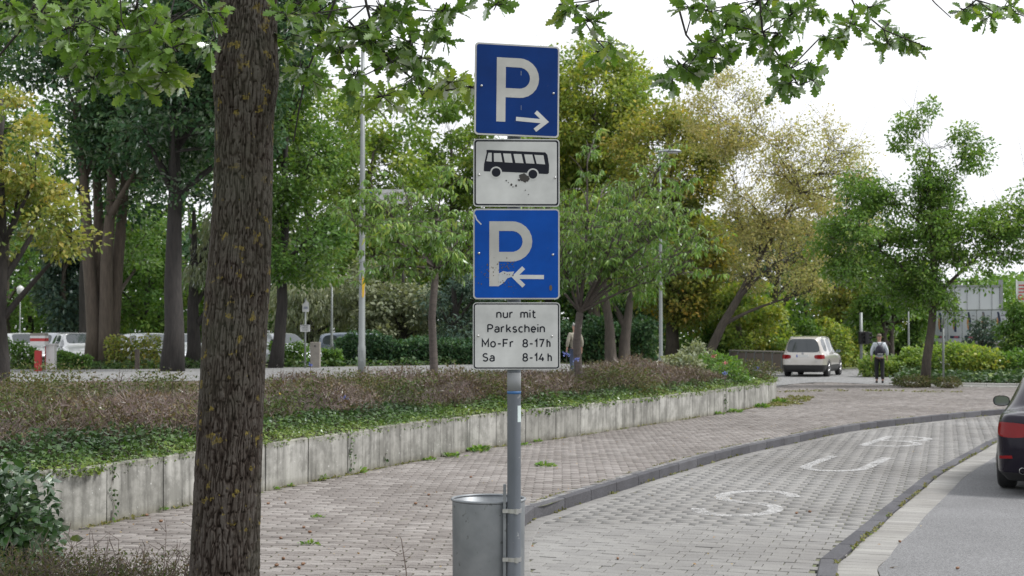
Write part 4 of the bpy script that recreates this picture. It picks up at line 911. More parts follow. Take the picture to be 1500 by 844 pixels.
def bolts(o, pts, r=.006):
    for x, z in pts:
        b = MB(); b.lathe([(0, -.009), (r * .6, -.009), (r, -.006), (r, -.003)], c=(x, 0, z), n=10, axis='Y'); b.build('bolt', m_bolt, o, True)
# top: P with arrow to the right
def P_strokes(xl, yt, xr, yb, bowl, cx, cy, sw):
    """letter P from its outer edges in photo pixels"""
    h = sw / 2; A = loc(xl + h, yb, cx, cy); B = loc(xl + h, yt, cx, cy); t = loc(xl, yt + h, cx, cy); ym = (yt + bowl) / 2; r_ = (bowl - yt) / 2 - h
    top = [loc(xl, yt + h, cx, cy), loc(xr - h - r_, yt + h, cx, cy)]; c0 = (xr - h - r_, ym)
    arc_ = [loc(c0[0] + r_ * math.cos(R(a)), c0[1] - r_ * math.sin(R(a)), cx, cy) for a in range(80, -81, -16)]
    return [[A, B], top + arc_ + [loc(xr - h - r_, bowl - h, cx, cy), loc(xl, bowl - h, cx, cy)]]
o, w_, h_ = plate(67.5, 202.5, 757.5, 127, m_rim, .008, True, R(13), m_blued, 'top_plate', R(.6)); cx, cy = 757.5, 135
xs = lambda l: [(cx + (x - cx) * 1.03, y) for x, y in l]
glyph(o, P_strokes(726.5, 88, 790, 182, 146, cx, cy, 13.5), 13.5 * PX, m_sgrey)
glyph(o, [[loc(756, 177, cx, cy), loc(799, 179, cx, cy)], [loc(785.5, 165.5, cx, cy), loc(801, 179.3, cx, cy), loc(784.5, 192.5, cx, cy)]], 6 * PX, m_swhite, 'arrow')
bolts(o, [loc(704, 131, cx, cy), loc(812, 137, cx, cy)])
# second: bus plate
o, w_, h_ = plate(205.5, 304.5, 756.5, 126, m_swhite, .0055, True, R(2), m_sblack, 'bus_plate'); cx, cy = 756.5, 255
f = MB(); f.prism(rrect(w_ - .026, h_ - .026, .010, 6), -.0041, -.0035); f.build('panel', m_swhite, o)
bus = MB(); X_ = lambda x, y: loc(680 + x / 3.246, 50 + y / 3.246, cx, cy)
bus.prism([X_(93, 655), X_(95, 625), X_(107, 572), X_(106, 558), X_(112, 557), X_(385, 568), X_(395, 580), X_(403, 630), X_(402, 665), X_(396, 671), X_(345, 669), X_(338, 655), X_(326, 648), X_(312, 655), X_(305, 666), X_(180, 661), X_(172, 646), X_(152, 638), X_(134, 645), X_(126, 660), X_(96, 659)][::-1], -.0046, -.0038); bus.build('bus_symbol', m_sblack, o)
wn = MB()
for q in (((115, 571), (131, 571), (131, 613), (106, 611)), ((141, 573), (174, 573), (182, 615), (142, 613)), ((185, 574), (222, 575), (230, 618), (193, 616)), ((234, 576), (272, 577), (282, 620), (243, 618)), ((285, 578), (323, 579), (334, 622), (294, 620)), ((333, 580), (376, 582), (384, 625), (344, 622))):
    wn.prism([X_(*p) for p in q][::-1], -.0052, -.0045)
wn.build('bus_windows', m_swhite, o)['kind'] = 'stuff'
wl = MB()
for x, y in ((152, 664), (326, 672)):
    wl.prism([X_(x + 28 * math.cos(t), y + 28 * math.sin(t)) for t in np.linspace(0, 2 * PI, 24, endpoint=False)][::-1], -.0050, -.0040)
wl.build('bus_wheel_arch', m_swhite, o)

for x, y in ((152, 664), (326, 672)): wl = MB(); wl.prism([X_(x + 21 * math.cos(t), y + 21 * math.sin(t)) for t in np.linspace(0, 2 * PI, 24, endpoint=False)][::-1], -.0056, -.0049); wl.build('bus_wheel', m_sblack, o)
sp_ = MB()
for x, y, r in [(285, 690, 22), (278, 682, 18), (300, 694, 14), (272, 695, 10), (224, 722, 6), (246, 727, 6), (200, 703, 4), (290, 748, 3), (305, 768, 3), (260, 700, 6), (210, 712, 2.5), (232, 732, 3)]:
    sp_.prism([X_(x + r * random.uniform(.6, 1.15) * math.cos(t), y + r * random.uniform(.6, 1.1) * math.sin(t)) for t in np.linspace(0, 2 * PI, 14, endpoint=False)][::-1], -.0052 - random.random() * .0004, -.0040)
sp_.build('dark_splat', m_splat, o)['kind'] = 'stuff'; bolts(o, [loc(702, 258, cx, cy), loc(813, 262, cx, cy)])
# third: brighter P, arrow to the left
o, w_, h_ = plate(307, 439, 756.5, 126, m_rim, .007, True, R(2), m_blue, 'lower_plate'); cx, cy = 756.5, 373
X3 = lambda x, y: loc(680 + x / 3.246, 300 + y / 3.246, cx, cy)
glyph(o, P_strokes(717, 325.5, 779.5, 420, 384, cx, cy, 14), 14 * PX, m_sgrey)
glyph(o, [[X3(236, 345), X3(378, 346)], [X3(282, 302), X3(238, 345), X3(283, 389)]], 6 * PX, m_swhite, 'arrow')
tr = MB(); tr.prism([X3(*p) for p in ((164, 330), (185, 318), (205, 322), (238, 320), (225, 345), (205, 352), (190, 372), (165, 388))][::-1], -.0047, -.0038); tr.build('torn_sticker', m_patch, o)
tr = MB(); tr.ribbon([X3(52, 52), X3(60, 75), X3(82, 98)], .006, -.0042, -.0036); tr.build('scratch', m_patch, o)
sp_ = MB()
for _ in range(70):
    x, y = random.choice([(random.gauss(105, 25), random.gauss(310, 35)), (random.gauss(210, 25), random.gauss(360, 30)), (random.gauss(200, 20), random.gauss(290, 12))]); r = random.uniform(1.2, 4)
    if 50 < x < 430 and 50 < y < 435: sp_.prism([X3(x + r * random.uniform(.6, 1.1) * math.cos(t), y + r * random.uniform(.6, 1.1) * math.sin(t)) for t in np.linspace(0, 2 * PI, 7, endpoint=False)][::-1], -.0050 - random.random() * .0006, -.0036)
sp_.prism([X3(410 + 7 * math.cos(t), 397 + 14 * math.sin(t)) for t in np.linspace(0, 2 * PI, 10, endpoint=False)][::-1], -.0050, -.0036)
o_s = sp_.build('rust_spots', simple('rust_spot', (.10, .07, .04), .8), o); o_s['kind'] = 'stuff'; bolts(o, [loc(702, 372, cx, cy), loc(809.5, 374, cx, cy)])
# fourth: text
o, w_, h_ = plate(443.5, 541, 756.5, 127, m_swhite, .0045, True, R(1), m_sblack, 'hours_plate'); cx, cy = 756.5, 492.2
f = MB(); f.prism(rrect(w_ - .021, h_ - .021, .009, 6), -.0041, -.0035); f.build('panel', m_swhite, o)
def el(cx, cy, rx, ry, a0, a1, n=12): return [(cx + rx * math.cos(R(a0 + (a1 - a0) * i / n)), cy + ry * math.sin(R(a0 + (a1 - a0) * i / n))) for i in range(n + 1)]
GL = {
 'n': (3.2, [[(0, 0), (0, 5)], [(0, 3.1)] + el(1.6, 3.2, 1.6, 1.8, 160, 0, 9) + [(3.2, 0)]]),
 'u': (3.2, [[(3.2, 5), (3.2, 0)], [(0, 5)] + el(1.6, 1.8, 1.6, 1.8, 180, 340, 9)]),
 'r': (2.3, [[(0, 0), (0, 5)], [(0, 3.1)] + el(1.6, 3.2, 1.6, 1.8, 160, 70, 6)]),
 'm': (5.2, [[(0, 0), (0, 5)], [(0, 3.3)] + el(1.3, 3.5, 1.3, 1.5, 160, 0, 8) + [(2.6, 0)], [(2.6, 3.3)] + el(3.9, 3.5, 1.3, 1.5, 160, 0, 8) + [(5.2, 0)]]),
 'i': (0, [[(0, 0), (0, 5)], [(0, 6.5), (0, 7.4)]]),
 't': (2.4, [[(.8, 6.9), (.8, 1.6)] + el(2.2, 1.5, 1.4, 1.5, 190, 262, 5) + [(2.6, 0)], [(0, 5), (2.4, 5)]]),
 'P': (3.6, [[(0, 0), (0, 7)], [(0, 7), (1.7, 7)] + el(1.8, 5.1, 1.9, 1.9, 85, -85, 10) + [(1.7, 3.2), (0, 3.2)]]),
 'a': (3.2, [[(3.2, 0), (3.2, 3.3)] + el(1.75, 3.4, 1.45, 1.6, 0, 155, 9), [(3.2, 2.8), (1.5, 2.8)] + el(1.45, 1.4, 1.45, 1.4, 95, 268, 10) + [(2.2, .1), (3.2, 1.2)]]),
 'k': (3.0, [[(0, 0), (0, 7.2)], [(2.9, 5), (0, 1.9)], [(1.2, 3.1), (3.1, 0)]]),
 's': (2.8, [el(1.45, 3.65, 1.35, 1.35, 40, 185, 8) + [(.5, 2.85), (2.2, 2.2)] + el(1.4, 1.35, 1.4, 1.35, 30, -150, 9)]),
 'c': (2.8, [el(1.7, 2.5, 1.7, 2.5, 50, 310, 14)]),
 'h': (3.2, [[(0, 0), (0, 7.2)], [(0, 3.1)] + el(1.6, 3.2, 1.6, 1.8, 160, 0, 9) + [(3.2, 0)]]),
 'e': (3.2, [[(.1, 2.6), (3.2, 2.6)] + el(1.6, 2.6, 1.6, 2.4, 5, 180, 11) + el(1.6, 2.5, 1.6, 2.5, 190, 315, 8)]),
 'M': (4.4, [[(0, 0), (0, 7), (2.2, 2.2), (4.4, 7), (4.4, 0)]]), 'o': (3.3, [el(1.65, 2.5, 1.65, 2.5, 0, 360, 18)]), '-': (2.2, [[(0, 2.9), (2.2, 2.9)]]),
 'F': (3.3, [[(0, 0), (0, 7), (3.3, 7)], [(0, 3.6), (2.9, 3.6)]]), '8': (3.6, [el(1.8, 5.25, 1.55, 1.75, 0, 360, 16), el(1.8, 1.8, 1.8, 1.8, 0, 360, 16)]),
 '1': (1.7, [[(0, 5.2), (1.5, 7), (1.5, 0)]]), '7': (3.4, [[(0, 7), (3.4, 7), (1.2, 0)]]), '4': (3.8, [[(2.2, 7), (0, 1.9), (3.8, 1.9)], [(2.7, 3.9), (2.7, 0)]]),
 'S': (3.6, [el(1.85, 5.25, 1.7, 1.75, 35, 190, 9) + [(.7, 4.1), (2.9, 3.1)] + el(1.8, 1.9, 1.8, 1.9, 30, -150, 10)]), ' ': (2.6, [])}
def text(o, s, x0, x1, base, cap, m, name='lettering', cx=0, cy=0, sw=1.08, y=-.0046, pxm=PX):
    """write s between two photo columns, baseline and cap height in photo pixels"""
    gap = 1.85; tot = sum(GL[c][0] for c in s) + gap * (len(s) - 1); un = cap / 7.0; kx = (x1 - x0 - sw * un) / (tot * un); b = MB(); x = x0 + sw * un / 2; q = 0
    for c in s:
        for st_ in GL[c][1]:
            b.ribbon([((x + a * un * kx - cx) * pxm, (cy - (base - sw * un / 2 - b_ * un * (7 - sw) / 7)) * pxm) for a, b_ in st_], sw * un * pxm, y - q * .00002, y + .0008); q += 1
        x += (GL[c][0] + gap) * un * kx
    return b.build(name, m, o)
text(o, 'nur mit', 727, 785, 466.5, 12.6, m_sblack, 'lettering', cx, cy)
text(o, 'Parkschein', 714, 798, 487.5, 12.6, m_sblack, 'lettering', cx, cy)
text(o, 'Mo-Fr', 706, 753, 509, 12.6, m_sblack, 'lettering', cx, cy); text(o, '8-17', 765, 797, 509, 12.6, m_sblack, 'lettering', cx, cy); text(o, 'h', 800, 806, 509, 12.6, m_sblack, 'lettering', cx, cy)
text(o, 'Sa', 707, 725, 529.5, 12.6, m_sblack, 'lettering', cx, cy); text(o, '8-14', 765, 797.5, 529.5, 12.6, m_sblack, 'lettering', cx, cy); text(o, 'h', 801.5, 808, 529.5, 12.6, m_sblack, 'lettering', cx, cy)
bolts(o, [loc(701, 492, cx, cy), loc(808, 492.5, cx, cy)])
for y in (110, 160, 225, 285, 330, 415, 465, 520):     # clamps holding the plates
    z = at(753, y, SY).z; b = MB(); b.box((0, -.0405, z), (.07, .012, .022)); b.lathe([(.0335, z - .010), (.0355, z - .010), (.0355, z + .010), (.0335, z + .010)], n=20); b.build('clamp', m_galv, sign)
# bin hung on the pole
BX, BY = SX - .125, SY + .185; zt = at(715, 731, BY).z; br_ = .181
bin_ = thing('litter_bin', 'round galvanised steel litter bin clamped to the sign pole', 'bin', (BX, BY, 0))
b = MB(); b.lathe([(br_ * .93, zt - .62), (br_ * .965, zt - .60), (br_ * .985, zt - .012), (br_ * .985, zt - .004), (br_ * .96, zt - .006), (br_ * .94, zt - .56), (0, zt - .56)], n=56); b.lathe([(0, zt - .6195), (br_ * .93, zt - .6195)], n=56); b.build('bin_body', m_galv, bin_, True)
b = MB(); b.lathe([(br_ * .985 + .007 * math.cos(t), zt + .0 + .007 * math.sin(t)) for t in np.linspace(0, 2 * PI, 10, endpoint=False)], n=56, closed=True); b.build('rim', m_galv, bin_, True)
b = MB(); px0 = SX - BX - .045; py0 = SY - BY; b.box((px0, py0 + .012, zt - .22), (.014, .030, .62)); b.box((px0 - .018, py0 + .03, zt - .5), (.04, .004, .03)); b.build('bracket', m_galv, bin_)
for y in (748, 819):
    z = at(753, y, SY).z; b = MB(); c = (SX - BX, SY - BY, 0); b.lathe([(.033, z - .010), (.0352, z - .010), (.0352, z + .010), (.033, z + .010)], c=c, n=24); b.box((c[0] - .035, c[1] - .012, z), (.04, .02, .018)); b.build('pipe_clamp', m_bolt, bin_)
    b = MB(); b.tube([(c[0] - .012 + .025, c[1] - .046, z - .012), (c[0] - .012 + .025, c[1] - .046, z + .013)], .006, 8); b.box((c[0] + .012, c[1] - .04, z), (.018, .012, .024)); b.build('clamp_screw', m_bolt, bin_)
b = MB()
for q in range(5): a = random.random() * 6; b.box((.09 * math.cos(a), .09 * math.sin(a), zt - .10 - .02 * q), (.07, .05, .03), a)
m_trash = simple('dark_rubbish', (.05, .045, .04), .8); tb = b.build('litter', m_trash); tb.location = (BX, BY, 0); tag(tb, 'crumpled dark rubbish lying inside the round steel bin', 'rubbish')

# ================================================================== cars
m_glass = simple('car_glass', (.035, .045, .05), .06, 0, spec=.8); m_tyre = simple('tyre', (.022, .022, .023), .85); m_rimm = simple('alloy', (.45, .45, .46), .3, .85); m_blk = simple('black_plastic', (.02, .02, .021), .55); m_lamp = simple('tail_lamp_red', (.20, .004, .006), .15, spec=.25, coat=.15); m_lampd = simple('tail_lamp_dark', (.14, .005, .006), .1, coat=1); m_chr = simple('chrome', (.7, .7, .7), .12, 1); m_plate = simple('number_plate', (.65, .65, .63), .5)
m_pblue = simple('plate_blue', (.02, .07, .4), .5); m_head = simple('headlight', (.55, .58, .6), .08, .3, coat=1)
def paint(name, c, metal=.35): return pmat(name, c, tuple(x * .96 for x in c), .28, 1.5, metal, coat=1)
def car(label, loc_, heading, L, Wd, H, paintm, kind='suv', plates=None, group=None, name='parked_car', sub=2, detail=True, cladding=False):
    """body loft with wheel arches cut out; y runs from the rear (0) to the nose (L). heading: degrees right of straight ahead"""
    t = thing(name, label, 'car', loc_, -R(heading), group); W2 = Wd / 2; zb = .22 if kind == 'suv' else .17; belt = H * (.60 if kind == 'suv' else .655 if kind == 'saloon' else .615)
    if kind in ('suv', 'estate'):
        hatch = kind == 'estate'
        S_ = [(0, belt, H - .04, .87, .60), (.14, belt + .01, H - .03, .96, .66), (.95, belt, H, 1, .71), (1.05, belt, H, 1, .71), (1.9, belt - .01, H, 1, .73), (2.0, belt - .01, H, 1, .73), (L - 2.15, belt - .03, H - .04, 1, .72), (L - 1.5, belt - .05, belt + .12, 1, .80), (L - 1.32, belt - .05, belt, 1, .84), (L - .55, belt - .12, belt - .08, .98, .80), (L - .12, belt - .24, belt - .21, .90, .74), (L, belt - .34, belt - .31, .78, .66)]
        rakeR = [0.06, .0, -.03, -.02, .02, .05, .10, .33]; glR = 1
    else:
        S_ = [(0, belt - .0, belt + .015, .86, .70), (.16, belt + .02, belt + .05, .95, .76), (.72, belt + .015, belt + .06, .985, .78), (.80, belt + .01, belt + .10, .99, .78), (1.50, belt, H - .05, 1, .70), (1.9, belt - .01, H - .005, 1, .70), (2.0, belt - .01, H, 1, .71), (2.75, belt - .03, H - .03, 1, .72), (L - 1.62, belt - .05, belt + .05, 1, .80), (L - 1.5, belt - .06, belt - .01, 1, .84), (L - .6, belt - .12, belt - .07, .97, .80), (L - .12, belt - .24, belt - .2, .9, .74), (L, belt - .34, belt - .3, .78, .66)]
        rakeR = [.08, .02, -.03, -.01, .0, .03, .06, .08]; glR = None
    rows = 8; ring = []
    def section(y, bz, tz, kw, kt, r=None, rf=None):
        w_ = W2 * kw; wt = W2 * kt; z = [zb, zb + .10, zb + .30, bz - (.27 if kind != 'saloon' else .26), bz - .08, bz, tz - .055 if tz > bz + .2 else bz + (tz - bz) * .5, tz]
        x = [w_ * .88, w_ * .985, w_ * 1.0, w_ * 1.0, w_ * .975, w_ * .935, wt * 1.02, wt * .9]
        off = r or [0] * 8; side = [Vector((x[i], y + off[i], z[i])) for i in range(8)]
        rp = [Vector((-p.x, p.y, p.z)) for p in side]
        dz = .012; top = [Vector((wt * .55, y + off[7], tz + dz)), Vector((wt * .2, y + off[7], tz + dz * 1.6))]; bot = [Vector((w_ * .55, y + off[0], zb - .01)), Vector((w_ * .2, y + off[0], zb - .01))]
        return side + top + [Vector((-p.x, p.y, p.z)) for p in reversed(top)] + list(reversed(rp)) + [Vector((-p.x, p.y, p.z)) for p in bot] + [Vector((p.x, p.y, p.z)) for p in reversed(bot)]
    fr = [-.05, 0, 0, 0, -.02, -.05, -.06, -.08]
    for i, s in enumerate(S_): ring.append(section(*s, r=rakeR if i == 0 else ([q * .8 for q in rakeR] if i == 1 and kind != 'saloon' else None) or (fr if i == len(S_) - 1 else None)))
    n = len(ring[0]); V = [p for r_ in ring for p in r_]; Fc, MI = [], []
    # material slots: 0 paint, 1 glass, 2 cladding, 3 lamp, 4 headlight
    def side_mat(i, k):
        kk = k if k < 12 else 18 - k if k <= 18 else 99
        y0, bz0, tz0 = S_[i][0], S_[i][1], S_[i][2]; y1, bz1, tz1 = S_[i + 1][0], S_[i + 1][1], S_[i + 1][2]
        g0 = tz0 > bz0 + .2; g1 = tz1 > bz1 + .2
        if kk in (0,): return 2
        if kk == 1 and cladding: return 2
        if kk == 5 and g0 and g1 and i > 0 and y1 - y0 > .3: return 1
        if kk == 5 and kind != 'saloon' and g0 and not g1: return 1
        if kk == 3 and i == 0: return 3
        if kk in (3,) and i >= len(S_) - 2: return 4
        if 7 <= k <= 11 and k in (8, 9, 10) or k in (7, 11):
            if k in (8, 9, 10, 7, 11) and g0 != g1 and (y1 - y0) > .3: return 1
        return 0
    for i in range(len(ring) - 1):
        for k in range(n):
            a = i * n + k; b_ = i * n + (k + 1) % n; Fc.append((a, b_, b_ + n, a + n)); MI.append(side_mat(i, k))
    def cap(base, flip, rear):
        # grid: 8 rows up, columns right side ... left side
        idx = [[None] * 6 for _ in range(8)]
        for r_ in range(8): idx[r_][0] = base + r_; idx[r_][5] = base + 19 - r_
        for c, k in ((1, 8), (2, 9), (3, 10), (4, 11)): idx[7][c] = base + k
        for c, k in ((1, 23), (2, 22), (3, 21), (4, 20)): idx[0][c] = base + k
        for r_ in range(1, 7):
            R0, L0 = V[idx[r_][0]], V[idx[r_][5]]
            for c, f in ((1, .21), (2, .40), (3, .60), (4, .79)):
                p = R0.lerp(L0, f); bulge = .05 * (1 - (2 * f - 1) ** 2) * (-1 if rear else 1) * (1.6 if r_ < 5 else 1); p = Vector((p.x, p.y + bulge, p.z)); V.append(p); idx[r_][c] = len(V) - 1
        for r_ in range(7):
            for c in range(5):
                q = (idx[r_][c], idx[r_][c + 1], idx[r_ + 1][c + 1], idx[r_ + 1][c]); Fc.append(q if not flip else q[::-1]); m_ = 0
                if rear:
                    if r_ == 0 or (cladding and r_ == 1): m_ = 2
                    if kind != 'saloon' and r_ == 5: m_ = 1 if c in (0, 1, 2, 3, 4) else 0
                    if r_ == 3 and c in (0, 4): m_ = 3
                else:
                    if r_ == 0: m_ = 2
                    if r_ in (2,) and c in (1, 2, 3): m_ = 2
                    if r_ == 3 and c in (0, 4): m_ = 4
                MI.append(m_)
    cap(0, True, True); cap((len(ring) - 1) * n, False, False)
    me = bpy.data.meshes.new('tmp'); me.from_pydata([tuple(v) for v in V], [], Fc); mats = [paintm, m_glass, m_blk, m_lamp, m_head]
    for m_ in mats: me.materials.append(m_)
    me.polygons.foreach_set('material_index', MI); bm = bmesh.new(); bm.from_mesh(me); bmesh.ops.recalc_face_normals(bm, faces=bm.faces)
    cl = bm.edges.layers.float.new('crease_edge')
    for e in bm.edges:
        mi = {f.material_index for f in e.link_faces}
        if len(mi) > 1: e[cl] = .75
    bm.to_mesh(me); bm.free(); tmp = bpy.data.objects.new('tmp', me); C.objects.link(tmp); tmp.modifiers.new('s', 'SUBSURF').levels = sub
    wr = H * .205 if kind == 'suv' else H * .222; ys = (.92 if kind != 'saloon' else .98, L - .86); cut = MB()
    for y in ys:
        for sx_ in (-1, 1):
            b0 = len(cut.v)
            cut.tube([(sx_ * (W2 - .26), y, wr), (sx_ * (W2 + .2), y, wr)], wr + .055, 28)
    cme = bpy.data.meshes.new('cut'); cme.from_pydata([tuple(v) for v in cut.v], [], cut.f); co = bpy.data.objects.new('cut', cme); C.objects.link(co)
    md = tmp.modifiers.new('b', 'BOOLEAN'); md.operation = 'DIFFERENCE'; md.object = co; md.solver = 'EXACT'
    bpy.context.view_layer.update(); ev = tmp.evaluated_get(bpy.context.evaluated_depsgraph_get()); full = bpy.data.meshes.new_from_object(ev)
    C.objects.unlink(tmp); C.objects.unlink(co); bpy.data.objects.remove(tmp); bpy.data.objects.remove(co)
    names = {0: 'body', 1: 'window_glass', 2: 'bumper_trim', 3: 'tail_light', 4: 'headlight'}
    for mi in range(5):
        for side in ((-1, 1) if mi in (3, 4) else (0,)):
            bm = bmesh.new(); bm.from_mesh(full)
            kill = [f for f in bm.faces if (f.material_index != mi) or (side and f.calc_center_median().x * side < 0)]
            bmesh.ops.delete(bm, geom=kill, context='FACES')
            if len(bm.faces):
                m2 = bpy.data.meshes.new(names[mi]); bm.to_mesh(m2); m2.materials.clear(); o = link(names[mi], m2, mats[mi], t, True); m2.polygons.foreach_set('material_index', [0] * len(m2.polygons))
            bm.free()
    for y in ys:
        for sx_ in (-1, 1):
            wh = empty('wheel', (sx_ * (W2 - .115), y, wr), 0, t); wi = .11
            b = MB(); b.lathe([(wr * .64, -wi * .9), (wr * .9, -wi), (wr, -wi * .75), (wr, wi * .75), (wr * .9, wi), (wr * .64, wi * .9)], n=32, axis='X'); b.build('tyre', m_tyre, wh, True)
            b = MB(); so = sx_ * wi
            b.lathe([(wr * .66, so * .85), (wr * .60, so * .8), (wr * .58, so * .2), (0, so * .2)], n=28, axis='X')
            for q in range(5 if detail else 5):
                a = 2 * PI * q / 5; c_, s_ = math.cos(a), math.sin(a); b.tube([(so * .85, .03 * c_, .03 * s_), (so * .8, wr * .6 * c_, wr * .6 * s_)], [.05, .035], 6)
            b.lathe([(.001, so * .95), (.05, so * .9), (.06, so * .5)], n=14, axis='X'); b.build('rim', m_rimm, wh, True)
    for sx_ in (-1, 1):             # door mirrors
        yy = L - 1.95 if kind != 'saloon' else L - 2.02; mr = MB(); c = Vector((sx_ * (W2 * .98 + .10), yy, belt + .055)); prof = [(.0, -.07), (.055, -.065), (.085, -.03), (.088, .0)]
        for k, (r_, dy) in enumerate([(.02, .14), (.055, .12), (.075, .05), (.078, 0)]):
            for q in range(14): a = 2 * PI * q / 14; mr.v.append(c + Vector((1.45 * r_ * math.copysign(abs(math.cos(a)) ** .75, math.cos(a)), dy, r_ * .95 * math.copysign(abs(math.sin(a)) ** .75, math.sin(a)))))
        for k in range(3):
            for q in range(14): mr.face(k * 14 + q, k * 14 + (q + 1) % 14, k * 14 + 14 + (q + 1) % 14, k * 14 + 14 + q)
        mr.face(*range(14)); mr.box((sx_ * (W2 * .93), yy + .04, belt + .0), (.12, .06, .03)); m_o = mr.build('mirror', paintm, t, True)
        g = MB(); g.prism([(c.x + .100 * math.copysign(abs(math.cos(a)) ** .7, math.cos(a)), c.z + .064 * math.copysign(abs(math.sin(a)) ** .7, math.sin(a))) for a in np.linspace(0, 2 * PI, 20, endpoint=False)], c.y - .006, c.y + .004); g.build('mirror_glass', simple('mirror_glass', (.28, .32, .35), .03, 1) if 'm_mg' not in globals() else m_mg, m_o)
    return t, belt, W2
def shut_line(o, pts, parent, name='panel_gap', r=.004):
    b = MB(); b.tube(pts, r, 4, cap=False); return b.build(name, m_blk, parent)
# pale crossover in the far road
mp_ = paint('pale_gold_paint', (.47, .445, .41), .4)
c0 = G(1186, 553.5, -.03); SU = (at(1176, 520, 60.0).x, 60.0, -.01)
t, belt, W2 = car('pale gold crossover with roof rails seen from behind on the far road', SU, 23, 4.5, 1.90, 1.73, mp_, 'suv', name='car', sub=3, cladding=True)
for sx_ in (-1, 1):
    b = MB(); b.tube([(sx_ * .62, .55, 1.64), (sx_ * .63, .75, 1.70), (sx_ * .64, 2.2, 1.70), (sx_ * .62, 2.5, 1.64)], .022, 8); b.build('roof_rail', m_chr, t, True)
b = MB(); b.box((0, -.075, .90), (.52, .02, .11)); b.build('number_plate', m_plate, t); b = MB(); b.box((-.235, -.0865, .90), (.045, .003, .11)); b.build('plate_band', m_pblue, t)
b = MB(); b.box((0, .03, .67), (1.5, .03, .045)); b.box((0, -.055, .665), (1.2, .02, .04)); b.build('chrome_strip', m_chr, t, bevel=.008)
for sx_ in (-1, 1): b = MB(); b.box((sx_ * .62, -.03, .60), (.28, .02, .035), sx_ * .25); b.build('reflector', m_lamp, t)
b = MB(); b.box((0, .30, 1.655), (1.05, .26, .03)); b.build('roof_spoiler', mp_, t, bevel=.01); b = MB(); b.tube([(.03, .055, 1.10), (.28, .07, 1.12)], .012, 6); b.build('rear_wiper', m_blk, t)
b = MB(); b.lathe([(0, -.002), (.04, -.002), (.045, .003)], c=(0, -.055, 1.0), n=20, axis='Y'); b.build('badge', m_salu, t)
# dark saloon at the right edge
mp_ = pmat('dark_plum_paint', (.010, .008, .016), (.009, .007, .014), .2, 1.5, 0, spec=.2, coat=.12)
a_ = R(23); BWd = .934; ox, oy = 6.17 - .98 * math.sin(a_), 18.05 - .98 * math.cos(a_)
t, belt, W2 = car('dark glossy saloon on the road, cut off by the right edge of the picture', (ox + BWd * math.cos(a_), oy - BWd * math.sin(a_) , LANE), 23, 4.9, 1.868, 1.45, mp_, 'saloon', name='car', sub=4)
for sx_ in (-1, 1):
    b = MB(); b.lathe([(.035, -.03), (.045, -.02), (.047, .05), (.038, .05), (.034, -.028)], c=(sx_ * .58, -.02, .30), n=20, axis='Y'); o = b.build('exhaust', m_chr, t, True)
    b = MB(); b.box((sx_ * .70, -.012, .46), (.30, .02, .035), -sx_ * .3); b.build('reflector', m_lamp, t)
b = MB(); b.box((0, -.075, .80), (.52, .02, .11)); b.build('number_plate', m_plate, t); b = MB(); b.box((0, .0, .26), (1.1, .06, .12)); b.build('diffuser', m_blk, t, bevel=.01)
b = MB(); b.lathe([(0, -.1), (.036, -.1), (.04, -.08)], c=(0, 0.0, .93), n=20, axis='Y'); b.build('badge', m_chr, t)
# parked cars among the trees
pm = [paint('white_paint', (.48, .49, .50), .1), paint('silver_paint', (.40, .42, .45), .5), paint('grey_blue_paint', (.16, .19, .24), .5), paint('red_brown_paint', (.25, .06, .04), .3)]
grp = 'cars parked behind the trees'
def pcar(px_, y, head, kind, m_, label, L=4.4, H=1.47, dz=0): y += 2; p = at(px_, 500, y); car(label, (p.x, y, LEV(p.x, y) + dz - .12), head, L, 1.78, H, m_, kind, group=grp, sub=2, detail=False)
pcar(14, 62, 145, 'estate', pm[0], 'white car parked behind the left edge tree trunk')
pcar(62, 66, 128, 'estate', pm[1], 'silver car parked behind the red and white ticket barrier', H=1.5)
pcar(100, 60, 150, 'estate', pm[0], 'white hatchback nose on, parked right of the red and white barrier', L=4.1)
pcar(112, 70, 100, 'estate', pm[3], 'reddish brown car parked far back between barrier and forked tree', H=1.5)
pcar(190, 63, 135, 'estate', pm[1], 'silver car parked behind the thin hedge left of the dark trunk')
pcar(222, 66, 130, 'estate', pm[1], 'silver grey car just left of the dark upright trunk, behind the post')
pcar(378, 60, 140, 'estate', pm[1], 'silver car whose windscreen shows just right of the big oak')
pcar(470, 62, 95, 'estate', pm[2], 'blue grey estate car parked behind the parking sign and concrete post', L=4.8, H=1.5)
pcar(620, 70, 95, 'estate', pm[1], 'silver car showing only its roof above the low hedge')
pcar(700, 72, 95, 'estate', pm[0], 'white car roof above the hedge beside the lower sign plate')
